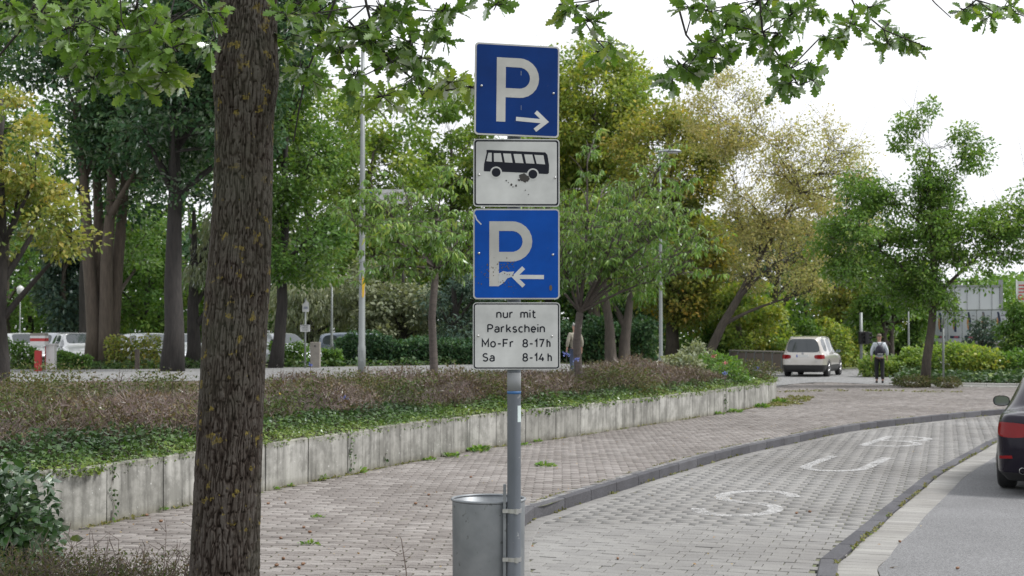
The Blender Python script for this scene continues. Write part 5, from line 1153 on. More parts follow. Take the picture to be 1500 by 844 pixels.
# ================================================================== hedges and shrubs
def shrubthing(label, c, rx, ry, rz, mat, n, ls, name='shrub', cat='shrub', tmpl='ov', group=None, stems=7, z0=0, fill=.35, extra=None):
    t = thing(name, label, cat, c, 0, group); b = MB()
    for q in range(stems):
        a = random.random() * 6.28; e = Vector((math.cos(a) * rx * random.uniform(.3, .85), math.sin(a) * ry * random.uniform(.3, .85), rz * random.uniform(.9, 1.7))); b.tube(curve_pts((0, 0, -.05), e, .1, 4), [.018, .014, .010, .007, .004], 5, cap=False)
    b.build('stem', m_twig, t)['kind'] = 'stuff'
    v = RNG.normal(size=(n, 3)); v /= np.linalg.norm(v, axis=1, keepdims=True); r = (fill + (1 - fill) * RNG.random(n)) ** .6
    nn = np.array([1 + .28 * mnoise.noise(Vector((a * 2.3 + c[0], b_ * 2.3 + c[1], c_ * 2.3))) for a, b_, c_ in v]); P = v * (r * nn)[:, None] * np.array([rx, ry, rz]); P[:, 2] += rz * .95 + z0; k = P[:, 2] > .01; P, v = P[k], v[k]; m_ = len(P)
    D = v * .7 + RNG.normal(0, .6, (m_, 3)); D[:, 2] -= .15; tm = {'ov': (T_OV, F_OV), 'dia': (T_DIA, F_DIA), 'ivy': (T_IVY, F_IVY), 'lng': (T_LNG, F_LNG)}[tmpl]
    leafmesh('foliage', P, D, ls * RNG.uniform(.6, 1.3, m_), tm[0], tm[1], np.clip(RNG.normal(.42, .2, m_), 0, 1), mat if not isinstance(mat, str) else FM[mat], t); return t
def boxhedge(label, px0, px1, y, h, dp, mat, n, ls, L=None, name='hedge', cat='hedge', drop=0):
    a, b = at(px0, 500, y), at(px1, 500, y); zb = (LEV((a.x + b.x) / 2, y) if L is None else L) - .05; t = thing(name, label, cat, ((a.x + b.x) / 2, y, zb)); w_ = b.x - a.x
    P = np.c_[RNG.uniform(-w_ / 2, w_ / 2, n), RNG.uniform(-dp / 2, dp / 2, n), RNG.random(n) ** .7]; hh = np.array([h * (1 + .5 * mnoise.noise(Vector((x * .8 + a.x, q, 3.)))) for x, q, _ in P]); P[:, 2] *= hh
    b_ = MB()
    for q in range(max(6, int(w_ * 2))): x = random.uniform(-w_ / 2, w_ / 2); b_.tube([(x, 0, 0), (x + random.gauss(0, .1), random.gauss(0, .1), h * .8)], [.02, .008], 4, cap=False)
    b_.build('stem', m_twig, t)['kind'] = 'stuff'
    D = RNG.normal(0, 1, (n, 3)); leafmesh('foliage', P, D, ls * RNG.uniform(.6, 1.3, n), T_OV, F_OV, np.clip(RNG.normal(.42, .2, n), 0, 1), FM[mat], t); return t
boxhedge('low green hedge along the far side of the back road, behind the street lamp', 492, 760, 61.5, 1.15, 1.2, 'dark', 12000, .16)
boxhedge('thin yellowish hedge in front of the parked cars between forked and dark trunk', 155, 236, 54.5, 1.25, .7, 'orange', 1500, .15)
boxhedge('loose olive shrubs right of the left edge tree trunk, before the parked cars', 14, 56, 53.5, 1.0, .8, 'mid', 1100, .14)
boxhedge('loose shrubs between the big oak and the grey post, before the estate car', 395, 452, 57.5, .85, .8, 'mid', 1300, .15)
boxhedge('dark hedge behind the man in the beige jacket', 740, 960, 70, 2.0, 2.0, 'dark', 11000, .22)
boxhedge('mixed green bushes behind the grey parapet wall', 1030, 1210, 79, 2.4, 2.0, 'mid', 11000, .22, 0)
boxhedge('tall dark green bushes between the pale car and the traffic light', 1190, 1262, 80, 2.2, 1.5, 'yellow', 7000, .2, 0)
boxhedge('low pinkish flowering shrubs behind the walking man', 1262, 1345, 60, .8, 1.5, 'light', 4500, .15, 0)
boxhedge('low ivy clad hedge between the white cabinet and the forked tree', 84, 132, 52.5, .62, .6, 'mid', 1800, .14)
boxhedge('low bushes before the estate car, right of the concrete post', 472, 500, 58, .75, .6, 'mid', 1200, .14)
# ivy verge on the far side of the back road (left), and the ivy bed at the right
def groundcover(name, poly, z, hmax, n, ls, m_, kind='stuff', yellow=0, par=None):
    xs, ys = [p[0] for p in poly], [p[1] for p in poly]; X = RNG.uniform(min(xs), max(xs), n * 2); Y = RNG.uniform(min(ys), max(ys), n * 2); k = inside(X, Y, poly); X, Y = X[k][:n], Y[k][:n]; m2 = len(X)
    Z = np.array([(LEV(x, y) if z is None else z) for x, y in zip(X, Y)]) + hmax * RNG.random(m2) * np.array([.7 + .5 * mnoise.noise(Vector((x * .9, y * .9, 0))) for x, y in zip(X, Y)]); D = RNG.normal(0, .8, (m2, 3)); D[:, 2] = RNG.uniform(-.5, .4, m2)
    t_ = np.clip(RNG.normal(.3, .16, m2), 0, 1); t_[RNG.random(m2) < yellow] = 1.0
    return leafmesh(name, np.c_[X, Y, Z], D, ls * RNG.uniform(.6, 1.3, m2), T_IVY, F_IVY, t_, m_)
def far_edge_at(x, d=0):
    for a, b in zip(far_e[:-1], far_e[1:]):
        if a.x <= x <= b.x: return a.y + (b.y - a.y) * (x - a.x) / max(1e-6, b.x - a.x) + d
    return 53 + d
xs_ = np.linspace(-30, 1, 26)
groundcover('verge_ivy', [(x, far_edge_at(x, .1)) for x in xs_] + [(x, far_edge_at(x, 2.2 if x < -11 else .9)) for x in xs_[::-1]], None, .42, 15000, .14, m_ivy, yellow=.02)
rb = [tuple(p) for p in pix([(1306, 563), (1345, 564), (1400, 565), (1500, 566.5)], 0)]
poly_r = [(rb[0][0], rb[0][1] + .45)] + [(a, b + .45) for a, b in rb[1:]] + [(30, 46.2), (32, 60), (22, 62), (16.6, 60), (14.6, 53)]
polysheet('ivy_bed_soil', poly_r, .03, m_soil); groundcover('bed_ivy', poly_r, .05, .50, 26000, .17, m_ivy, yellow=.02)
mb = MB(); kpts = [Vector(p) for p in [(14.45, 53.5), (14.3, 50.9)] + [(a, b + .28) for a, b in rb] + [(30, 46.0)]]
kerbR = tag(empty('bed_kerb'), kind='structure'); m_pk = tintmat('pale_kerb', [(0, (.45, .44, .42)), (1, (.55, .54, .52))])
course('kerb_stone', catmull(kpts, .4), -.06, .14, 1.0, .01, .10, .2, m_pk, kerbR, maxn=40)
course('border_stone', catmull([Vector(p) for p in [(rb[0][0] - .3, rb[0][1])] + rb + [(30, 45.8)]], .4), 0, .22, .8, .01, .012, .1, m_pk, kerbR, maxn=60)
def SH(px_, py_, y, rx, rz, mat, n, ls, label, **k): p = at(px_, py_, y); z = k.pop('L', LEV(p.x, y)); return shrubthing(label, (p.x, y, z), rx, rx * .8, rz, mat, n, ls, **k)
SH(1400, 540, 56, 1.35, .70, 'light', 3200, .16, 'rounded yellow green shrub right of the round oak trunk, behind the slim sign pole', L=.1)
SH(1345, 540, 60, .8, .62, 'light', 1500, .16, 'smaller yellow green shrub just left of the round oak trunk', L=.1)
SH(1435, 540, 55, 1.1, .62, 'yellow', 2400, .16, 'yellow green shrub in front of the concrete wall under the posters', L=.1)
SH(1495, 545, 55, 1.1, .55, 'mid', 2200, .16, 'dark green bush at the right edge beside the conifer', L=.1)
SH(1338, 566, 48.2, .75, .22, m_heathleaf, 1500, .075, 'low brown twiggy bush at the left foot of the round oak', L=0, tmpl='dia')
SH(1388, 568, 47.6, .5, .20, m_heathleaf, 900, .075, 'low brown twiggy bush at the right foot of the round oak', L=0, tmpl='dia')
SH(1225, 545, 72, .9, 1.2, 'yellow', 2600, .16, 'tall olive bush right of the pale car', L=0)
for px_, py_, y, rx, rz, n, lab in [(1000, 530, 37, .6, .42, 1300, 'whitish green bush behind the brown shrubs near the second lamp pole'), (1048, 530, 38.5, .8, .40, 1700, 'glossy green bush with a pink bloom at the right end of the bed'), (1020, 520, 40, .5, .55, 1300, 'taller pale leafed bush at the far side of the bed')]:
    SH(px_, py_, y, rx, rz, 'silver' if 'pale' in lab or 'whitish' in lab else 'mid', n, .11, lab, L=.5)
# blue and pink flowers
m_fb = pmat('blue_petals', (.10, .13, .38), (.16, .2, .5), .6, 30); m_fp = pmat('pink_petals', (.5, .12, .14), (.6, .25, .25), .6, 30); m_fy = pmat('yellow_petals', (.62, .42, .05), (.6, .5, .1), .6, 30)
def flower(px_, py_, y, m_, r, label, group, n=26):
    c = at(px_, py_, y); t = thing('flower', label, 'flower', (c.x, c.y, c.z - .25), 0, group); b = MB(); b.tube([(0, 0, -.35), (0, 0, .25)], .006, 4); b.build('stem', m_twig, t)
    P = RNG.normal(0, r * .45, (n, 3)); P[:, 2] = P[:, 2] * .7 + .25; leafmesh('petals', P, P - np.array([0, 0, .2]), np.full(n, r * .8), T_OV, F_OV, np.full(n, .5), m_, t)
for px_, py_, y, r, lab in [(228, 540 + 0, 25, .0, '')][:0] + [(455, 536, 27, 0.042, 'blue flower head left of the grey concrete post'), (504, 586, 20, .055, 'small blue flower in the brown shrubs left of the sign pole'), (830, 520, 27, 0.054, 'left blue bloom under the man in beige'), (845, 528, 27, 0.048, 'blue bloom at the foot of the larger cherry'), (1062, 548, 33, 0.054, 'dark blue blooms near the right end of the bed'), (1110, 540, 37, 0.042, 'small blue bloom at the rightmost end of the bed')]: flower(px_, py_, y, m_fb, r, lab, 'blue flowers in the bed')
for px_, py_, y, r, lab in [(1045, 523, 38, .06, 'pink bloom on the glossy bush'), (1062, 533, 34, .05, 'red bloom above the dark blue ones')]: flower(px_, py_, y, m_fp, r, lab, 'pink flowers in the bed')
for px_, py_, y in [(182, 633, 17.2), (500, 640, 20), (412, 578, 20), (55, 600, 18)]: flower(px_, py_, y, m_fy, .035, 'yellow leaf rosette lying on the ivy' if px_ == 182 else {500: 'tiny yellow bloom in the ivy left of the sign pole', 412: 'tiny yellow bloom in the brown shrubs right of the oak', 55: 'tiny yellow bloom in the shrubs at the left edge'}[px_], 'yellow flowers in the bed', 10)
# taller shrubs sticking out of the bed
for px_, py_, y, rx, rz, mt_, n, ls, lab in [(75, 600, 18.5, .75, .50, m_heathleaf, 3600, .04, 'twiggy greyish shrub with reddish tips at the left end of the bed'), (20, 640, 17, .55, .45, m_heathleaf, 2400, .04, 'brownish shrub at the left edge behind the glossy bush'), (240, 585, 20.5, .6, .42, m_heathleaf, 2600, .04, 'olive shrub just left of the big oak in the bed'), (515, 590, 22, .8, .40, m_heathleaf, 3600, .04, 'broad olive green shrub patch between the oak and the sign pole'), (690, 580, 24, .7, .36, m_heathleaf, 2600, .045, 'olive shrub patch directly left of the sign pole'), (905, 560, 29, 1.0, .36, m_heathleaf, 3200, .05, 'olive shrub patch right of the larger cherry'), (1068, 565, 35, .5, .33, 'mid', 800, .09, 'fresh green leafy plant near the right end of the bed'), (1105, 560, 37.5, .7, .33, m_heathleaf, 1500, .06, 'brown green shrub at the rightmost end of the bed')]:
    SH(px_, py_, y, rx, rz, mt_, n, ls, lab, L=.5, tmpl='dia' if mt_ is m_heathleaf else 'ov', fill=.2)
# glossy bush at the left edge, and brown twiggy shrubs in the foreground
m_gloss = folmat('glossy_leaf', [(.018, .055, .015), (.03, .08, .02), (.045, .105, .028), (.13, .17, .04)], .22, 1.5, gloss=.3, rough=.3)
p = at(5, 740, 10.2); shrubthing('glossy dark leaved bush at the left edge in front of the concrete wall', (p.x - .14, 10.2, .0), .58, .45, .46, m_gloss, 3200, .085, stems=9, z0=-.02, fill=.15)
p = at(-30, 700, 11.0); shrubthing('second glossy bush cut off by the left edge behind the first', (p.x - .25, 11.2, .0), .42, .4, .50, m_gloss, 1500, .085, stems=6)
for (px_, y, rx, rz, n, lab) in [(40, 8.9, .75, .25, 6500, 'dense grey green tiny leaved shrub at the bottom left corner'), (150, 9.1, .55, .22, 2600, 'open brown twiggy shrub left of the oak foot'), (235, 9.0, .42, .23, 1500, 'bare looking twiggy shrub touching the oak foot')]:
    p = at(px_, 800, y); t = shrubthing(lab, (p.x, y, -.02), rx, .5, rz, m_heathleaf, n, .024, tmpl='dia', stems=0, fill=.1); tw_ = MB()
    for q in range(int(260 * rx)):
        a = random.random() * 6.28; r_ = random.random() ** .5; s0 = Vector((math.cos(a) * rx * r_ * .6, math.sin(a) * .4 * r_, 0)); e = s0 + Vector((random.gauss(0, .16), random.gauss(0, .14), random.uniform(.25, .62) * (1 - .4 * r_))); c = curve_pts(s0, e, .1, 5, .2); tw_.tube(c, [.005, .0042, .0035, .003, .0022, .0015], 4, cap=False)
        for k in range(4): s1 = random.choice(c[2:]); tw_.tube([s1, s1 + Vector((random.gauss(0, .06), random.gauss(0, .06), random.uniform(.0, .1)))], [.0025, .001], 3, cap=False)
    tw_.build('twigs', m_twig, t)['kind'] = 'stuff'
polysheet('planting_pit', [V2(-3.6, 6), V2(-1.2, 6), V2(-1.05, 9.2), V2(-1.7, 9.7), V2(-2.7, 9.5), V2(-3.7, 9.9)], .009, m_soil)
# lone seedling on the pavement
p = G(596, 870, 0); t = thing('seedling', 'thin bare seedling standing on the brick pavement left of the bin', 'plant', (p.x, p.y, 0)); tw_ = MB(); S0 = at(588, 790, p.y); base = Vector(p)
tw_.tube([(0, 0, -.02), (-.004, 0, .15), tuple(S0 - base), tuple(at(583, 782, p.y) - base)], [.0045, .004, .003, .001], 5)
for a, b_, c, d in [(586, 812, 562, 797), (586, 812, 603, 800), (588, 822, 604, 812), (585, 800, 575, 805), (590, 835, 600, 828)]: tw_.tube([tuple(at(a, b_, p.y) - base), tuple(at((a + c) / 2, (b_ + d) / 2 + 2, p.y + .02) - base), tuple(at(c, d, p.y + .03) - base)], [.003, .002, .001], 4)
tw_.build('stem', m_twig, t)
# weeds at the foot of the wall and in the joints
m_weed = folmat('weed', [(.06, .15, .02), (.10, .22, .03), (.16, .27, .05), (.22, .3, .06)], .35, 3)
def tuft(x, y, r, n, label, z=0, flat=1.0):
    t = thing('weed', label, 'weed', (x, y, z), 0, 'weeds on the pavement'); P = RNG.normal(0, r * .45, (n, 3)); P[:, 2] = np.abs(P[:, 2]) * .25 * flat; D = np.c_[P[:, 0] * 2 + RNG.normal(0, .03, n), P[:, 1] * 2 + RNG.normal(0, .03, n), np.full(n, r * .9 * flat)]
    leafmesh('leaves', P, D, r * RNG.uniform(.3, .75, n), T_OV, F_OV, RNG.random(n), m_weed, t)
for px_, py_, r, lab in [(702, 661, .14, 'biggest leafy weed at the wall foot left of the sign pole'), (660, 669, .10, 'flat weed tuft at the wall foot, left of the biggest one'), (630, 674, .06, 'small weed at a wall joint left of the sign pole'), (766, 652, .07, 'weed at the wall foot just right of the sign pole'), (788, 647, .06, 'second weed right of the sign pole at the wall'), (798, 683, .09, 'isolated bright weed in the middle of the pavement'), (470, 702, .09, 'weed at the wall foot right of the oak'), (520, 692, .10, 'trailing weed at the dark wall joint'), (397, 716, .06, 'tiny weed beside the oak at the wall foot'), (455, 796, .05, 'tiny weed in the pavement joints near the oak'), (465, 757, .045, 'small grass sprig standing in the pavement'), (230, 748, .08, 'weed at the wall foot left of the oak'), (1076, 604, .13, 'weed near the right end of the wall'), (1115, 597, .14, 'grassy weed at the rounded wall end'), (1140, 590, .16, 'rightmost grassy weed at the wall end'), (1050, 607, .10, 'low weed strip left of the wall end'), (425, 712, .05, 'low weed right of the oak by the wall')]:
    p = G(px_, py_, 0); tuft(p.x, p.y - .05, r * 1.25, int(26 + 300 * r), lab)
# moss and grass creeping in joints: stuff
def joint_green(name, line, d0, d1, n, z, zone=None, size=.02):
    L_ = resample(line, .05); P = []
    for _ in range(n):
        q = random.randrange(len(L_) - 1); a, b = L_[q], L_[q + 1]; t = (b - a).normalized(); o_ = Vector((t.y, -t.x)) * random.uniform(d0, d1); c = a + o_
        if mnoise.noise(Vector((c.x * 1.6, c.y * 1.6, 5))) > -.02: P.append((c.x, c.y, z))
    n = len(P); D = RNG.normal(0, 1, (n, 3)); D[:, 2] = np.abs(D[:, 2]) * .6; return leafmesh(name, P, D, size * RNG.uniform(.5, 1.8, n), T_DIA, F_DIA, RNG.random(n), m_mosst)
m_mosst = folmat('moss_tufts', [(.12, .13, .035), (.16, .15, .05), (.2, .17, .07), (.12, .17, .03)], .2, 2)
joint_green('gutter_weeds', BANDL, .150, .175, 3800, LANE + .012, size=.028); joint_green('kerb_moss', KERB, -.21, -.19, 3500, .004, size=.02); joint_green('kerb_foot_moss', KERB, .0, .02, 2500, LANE + .01, size=.03); joint_green('wall_foot_moss', WALLL, .0, .06, 3500, .004, size=.03)
joint_green('wall_end_grass', [V2(6.6, 35.2), V2(7.5, 38.2), V2(8.3, 41)], -.35, .45, 2600, .005, size=.05)
joint_green('pavement_moss', [V2(7, 44), V2(11, 45.5), V2(14, 44)], -.5, .5, 1100, .005, size=.05)
# fallen acorns, leaves
m_acorn = pmat('acorn', (.20, .10, .05), (.12, .06, .03), .5, 20); m_dead = folmat('dead_leaf', [(.22, .12, .05), (.32, .2, .08), (.4, .3, .14), (.2, .1, .05)], .2, 5)
P = []; me_ac = None
ab = MB(); ab.lathe([(0, -.016), (.008, -.012), (.011, 0), (.009, .012), (.003, .018), (0, .019)], n=8, axis='X'); ab.build('tmp_acorn', m_acorn, None, True); ao = bpy.data.objects['tmp_acorn']; me_ac = ao.data; bpy.data.objects.remove(ao); me_ac.name = 'acorn'
spots_ = [(445, 774), (454, 781), (393, 739), (418, 738), (411, 790), (415, 820), (444, 828), (438, 834), (405, 830), (609, 739), (625, 743), (628, 726), (1318, 795), (1186, 751), (1403, 834), (835, 740), (905, 820), (690, 700), (215, 756), (236, 765), (229, 778), (1167, 753)]
for i, (px_, py_) in enumerate(spots_):
    z = LANE if px_ > 800 and py_ > 715 else 0; p = G(px_, py_, z); o = bpy.data.objects.new('acorn', me_ac); C.objects.link(o); o.location = (p.x, p.y, z + .012); o.rotation_euler = (0, 0, random.random() * 6); o.scale = (1.15,) * 3
    tag(o, 'brown acorn lying on the paving', 'acorn', 'fallen acorns')
leaf_sp = [(420, 805, .06), (1315, 832, .07), (1348, 773, .04), (1280, 706, .035), (835, 745, .03), (1160, 615, .06), (1195, 617, .06), (1170, 613, .07), (1180, 616, .07), (1225, 613, .06), (932, 706, .05), (1100, 638, .05), (1240, 610, .06), (870, 700, .04), (1128, 632, .04), (1000, 655, .05), (1060, 642, .05), (1340, 663, .04), (1290, 800, .03), (780, 800, .04), (1020, 830, .04), (620, 760, .03), (1045, 790, .03)]
for i, (px_, py_, s) in enumerate(leaf_sp):
    z = LANE if px_ > 770 else 0; p = G(px_, py_, z); me = bpy.data.meshes.new('dead_leaf'); me.from_pydata([tuple(Vector(v) + Vector((0, 0, .012 + .15 * v[1] ** 2))) for v in T_OAK], [], F_OAK); a_ = me.attributes.new('tint', 'FLOAT', 'FACE'); a_.data.foreach_set('value', np.full(len(F_OAK), random.random(), np.float32))
    o = link('fallen_leaf', me, m_dead); o.location = (p.x, p.y, z + .012); o.scale = (s * 1.3,) * 3; o.rotation_euler = (random.gauss(0, .2), random.gauss(0, .25), random.random() * 6); tag(o, 'dry curled leaf lying on the paving', 'leaf', 'fallen leaves')
P = []
for _ in range(2600):
    x, y = random.uniform(-4, 12), random.uniform(9.5, 42); P.append((x, y))
P = np.array(P); k = inside(P[:, 0], P[:, 1], [(p.x, p.y) for p in WALLL] + [(8.2, 46)] + [(p.x, p.y) for p in offset(KERB, -.2)][::-1]); k2 = inside(P[:, 0], P[:, 1], lp); k2 &= RNG.random(len(P)) < .35
Q = np.concatenate([np.c_[P[k], np.full(k.sum(), .008)], np.c_[P[k2], np.full(k2.sum(), LANE + .008)]]); n = len(Q); D = RNG.normal(0, 1, (n, 3)); D[:, 2] = RNG.uniform(0, .3, n)
leafmesh('litter_bits', Q, D, RNG.uniform(.008, .028, n), T_DIA, F_DIA, RNG.random(n), m_dead)
# ivy strands on the wall
for px_, py0, py1 in [(172, 680, 760), (514, 640, 690), (560, 664, 676), (1062, 576, 600)]:
    g = G(px_, py1 + 4, 0); L_ = min(WALLL, key=lambda q: abs(vis(q.x, q.y, 0)[0] - px_) + (0 if q.y > 8 else 999)); i = WALLL.index(L_); tn = (WALLL[min(len(WALLL) - 1, i + 1)] - L_).normalized(); nr = Vector((tn.y, -tn.x, 0)); s_ = thing('ivy_strand', {172: 'thin ivy strand hanging down the wall panel left of the oak', 514: 'dense ivy strand at the dark wall joint right of the oak', 560: 'short ivy sprig on the wall between oak and sign pole', 1062: 'ivy sprig at a joint near the right end of the wall'}[px_], 'ivy', (L_.x, L_.y, .0)); pts = []
    zt_, zb_ = at(px_, py0, L_.y).z, max(.02, at(px_, py1, L_.y).z)
    for q in range(9): f = q / 8; pts.append(Vector((tn.x * .03 * math.sin(q * 1.3), tn.y * .03 * math.sin(q * 1.3), zt_ + (zb_ - zt_) * f)) + nr * .012)
    b = MB(); b.tube(pts, .002, 4); b.build('stem', m_twig, s_); n = 26 if px_ != 560 else 8; P = []; 
    for _ in range(n): f = random.random() * 7.99; P.append(tuple(pts[int(f)].lerp(pts[int(f) + 1], f % 1) + nr * random.uniform(.005, .03) + Vector((random.gauss(0, .02), random.gauss(0, .01), 0))))
    D = RNG.normal(0, .5, (n, 3)); D[:, 2] -= .6; leafmesh('leaves', P, D, RNG.uniform(.025, .05, n), T_IVY, F_IVY, RNG.random(n) * .6, m_ivy, s_)

# ================================================================== people
def person_mesh(name, joints, edges, parent, m_, sub=2):
    me = bpy.data.meshes.new(name); me.from_pydata([j[:3] for j in joints], edges, []); o = bpy.data.objects.new(name, me); C.objects.link(o); sk = o.modifiers.new('skin', 'SKIN'); sv = me.skin_vertices[0].data
    for i, j in enumerate(joints): r = j[3]; sv[i].radius = (r, r) if not isinstance(r, tuple) else r
    sv[0].use_root = True; ss_ = o.modifiers.new('s', 'SUBSURF'); ss_.levels = sub; bpy.context.view_layer.update()
    m2 = bpy.data.meshes.new_from_object(o.evaluated_get(bpy.context.evaluated_depsgraph_get())); bpy.data.objects.remove(o); m2.materials.clear(); return link(name, m2, m_, parent, True)
m_skin = simple('skin', (.42, .25, .19), .55); m_hair = simple('grey_hair', (.22, .18, .15), .8); m_shirt = pmat('pale_shirt', (.62, .66, .72), (.55, .6, .66), .85, 14, bmp=.3); m_trs = simple('black_trousers', (.012, .012, .015), .8); m_shoe = simple('black_shoe', (.015, .014, .014), .5)
def man(label, base, head, H, shirt, trousers, hair, stride=.12, armdx=.0):
    t = thing('person', label, 'person', base, head); k = H / 1.80
    def S(l): return [(x * k, y * k, z * k, (r[0] * k, r[1] * k) if isinstance(r, tuple) else r * k) for x, y, z, r in l]
    st = stride
    body = [(0, 0, .96, .085), (0, 0, 1.12, .085), (0, 0, 1.32, .10), (0, 0, 1.46, .07), (0, .005, 1.53, .052), (0, .015, 1.60, .075), (0, .02, 1.69, .092), (0, .01, 1.77, .06),
            (-.19, 0, 1.42, .055), (-.26, -.01, 1.17, .042), (-.27, .04, .93, .030), (.19, 0, 1.42, .055), (.26, -.01, 1.17, .042), (.27, .04, .93, .030),
            (-.09, 0, .88, .085), (-.095, st * .6, .50, .058), (-.10, st * .2 - .04, .09, .04), (.09, 0, .88, .085), (.095, -st * .2, .50, .058), (.10, -st, .10, .04), (-.10, st * .2 + .11, .04, .035), (.10, -st + .13, .04, .035)]
    ed = [(0, 1), (1, 2), (2, 3), (3, 4), (4, 5), (5, 6), (6, 7), (2, 8), (8, 9), (9, 10), (2, 11), (11, 12), (12, 13), (0, 14), (14, 15), (15, 16), (0, 17), (17, 18), (18, 19), (16, 20), (19, 21)]
    # hands: palm with five fingers
    for s_, w_ in ((-1, 10), (1, 13)):
        pi = len(body); body.append((s_ * .275, .055, .86, .026)); ed.append((w_, pi))
        for q, (dy, ln) in enumerate([(-.03, .075), (-.01, .085), (.012, .08), (.032, .065)]): j = len(body); body.append((s_ * .278, .055 + dy, .81, .010)); ed.append((pi, j)); j2 = len(body); body.append((s_ * .270, .058 + dy, .81 - ln * .7, .008)); ed.append((j, j2))
        j = len(body); body.append((s_ * .262, .10, .85, .010)); ed.append((pi, j)); body.append((s_ * .256, .115, .82, .008)); ed.append((j, j + 1))
    person_mesh('body', S(body), ed, t, m_skin)
    sh = [(0, 0, .88, (.175, .135)), (0, 0, 1.10, (.155, .13)), (0, 0, 1.30, (.175, .14)), (0, 0, 1.44, (.13, .10)), (0, .0, 1.50, .065), (-.18, 0, 1.41, .085), (-.265, -.015, 1.17, .065), (-.272, .03, .98, .05), (.18, 0, 1.41, .085), (.265, -.015, 1.17, .065), (.272, .03, .98, .05)]
    person_mesh('shirt', S(sh), [(0, 1), (1, 2), (2, 3), (3, 4), (2, 5), (5, 6), (6, 7), (2, 8), (8, 9), (9, 10)], t, shirt)
    tr = [(0, 0, 1.0, (.16, .12)), (-.09, 0, .86, .105), (-.096, st * .6, .50, .078), (-.10, st * .2 - .03, .11, .062), (.09, 0, .86, .105), (.096, -st * .2, .50, .078), (.10, -st + .01, .11, .062)]
    person_mesh('trousers', S(tr), [(0, 1), (1, 2), (2, 3), (0, 4), (4, 5), (5, 6)], t, trousers)
    for s_, y in ((-1, st * .2 - .04), (1, -st)): person_mesh('shoe', S([(s_ * .10, y - .05, .045, .045), (s_ * .10, y + .06, .04, .045), (s_ * .105, y + .18, .03, .035)]), [(0, 1), (1, 2)], t, m_shoe)
    person_mesh('hair', S([(0, -.012, 1.66, .088), (0, -.005, 1.73, .094), (0, .02, 1.775, .07)]), [(0, 1), (1, 2)], t, hair)
    for s_ in (-1, 1): person_mesh('ear', S([(s_ * .088, .01, 1.66, .016), (s_ * .092, .0, 1.69, .018)]), [(0, 1)], t, m_skin, 1)
    f = MB()
    for s_ in (-1, 1): f.lathe([(0, 0), (.010, .003), (.012, .008)], c=(s_ * .032 * k, .103 * k, 1.665 * k), n=8, axis='Y')
    f.build('eye', m_swhite, t); person_mesh('nose', S([(0, .10, 1.655, .010), (0, .118, 1.63, .012)]), [(0, 1)], t, m_skin, 1); f = MB(); f.box((0, .098 * k, 1.595 * k), (.045 * k, .01, .008 * k)); f.build('mouth', simple('lips', (.35, .13, .11), .5), t)
    return t
pm_ = G(1288.5, 561.5, 0); HM = 1.80; t = man('man in a pale shirt and black trousers walking away, seen from behind', (pm_.x, pm_.y, .01), -R(8), 1.83, m_shirt, m_trs, m_hair)
bp = thing('backpack', 'small black drawstring backpack worn by the man in the pale shirt', 'backpack', (pm_.x, pm_.y - .0, .01), -R(8)); m_bag = simple('black_nylon', (.015, .015, .03), .6)
b = MB()
for k, (z, w_, d) in enumerate([(1.02, .15, .05), (1.05, .175, .10), (1.2, .17, .11), (1.33, .13, .09), (1.40, .06, .04)]):
    for q in range(14): a = 2 * PI * q / 14; b.v.append(Vector((w_ * math.copysign(abs(math.cos(a)) ** .8, math.cos(a)), -.165 + d * math.sin(a), z)))
for k in range(4):
    for q in range(14): b.face(k * 14 + q, k * 14 + (q + 1) % 14, k * 14 + 14 + (q + 1) % 14, k * 14 + 14 + q)
b.face(*reversed(range(14))); b.face(*range(56, 70)); b.build('bag', m_bag, bp, True)
for s_ in (-1, 1): b = MB(); b.tube([(s_ * .03, -.16, 1.38), (s_ * .10, -.12, 1.50), (s_ * .13, 0, 1.535), (s_ * .13, .13, 1.42), (s_ * .16, .12, 1.2), (s_ * .16, -.10, 1.04)], .012, 6); b.build('strap', m_bag, bp, True)
b = MB(); b.box((.0, -.262, 1.07), (.2, .012, .05)); b.build('print', simple('white_print', (.4, .4, .4), .6), bp)
pp = at(842, 500, 44); m_bei = pmat('beige_jacket', (.31, .29, .235), (.25, .235, .19), .9, 12); zt_ = LEV(pp.x, 44)
man('person in a beige jacket half hidden behind the larger cherry trunk', (pp.x, 44, zt_), R(25), 1.68, m_bei, simple('blue_jeans', (.05, .07, .12), .8), simple('grey_hair', (.3, .29, .28), .8), .05)

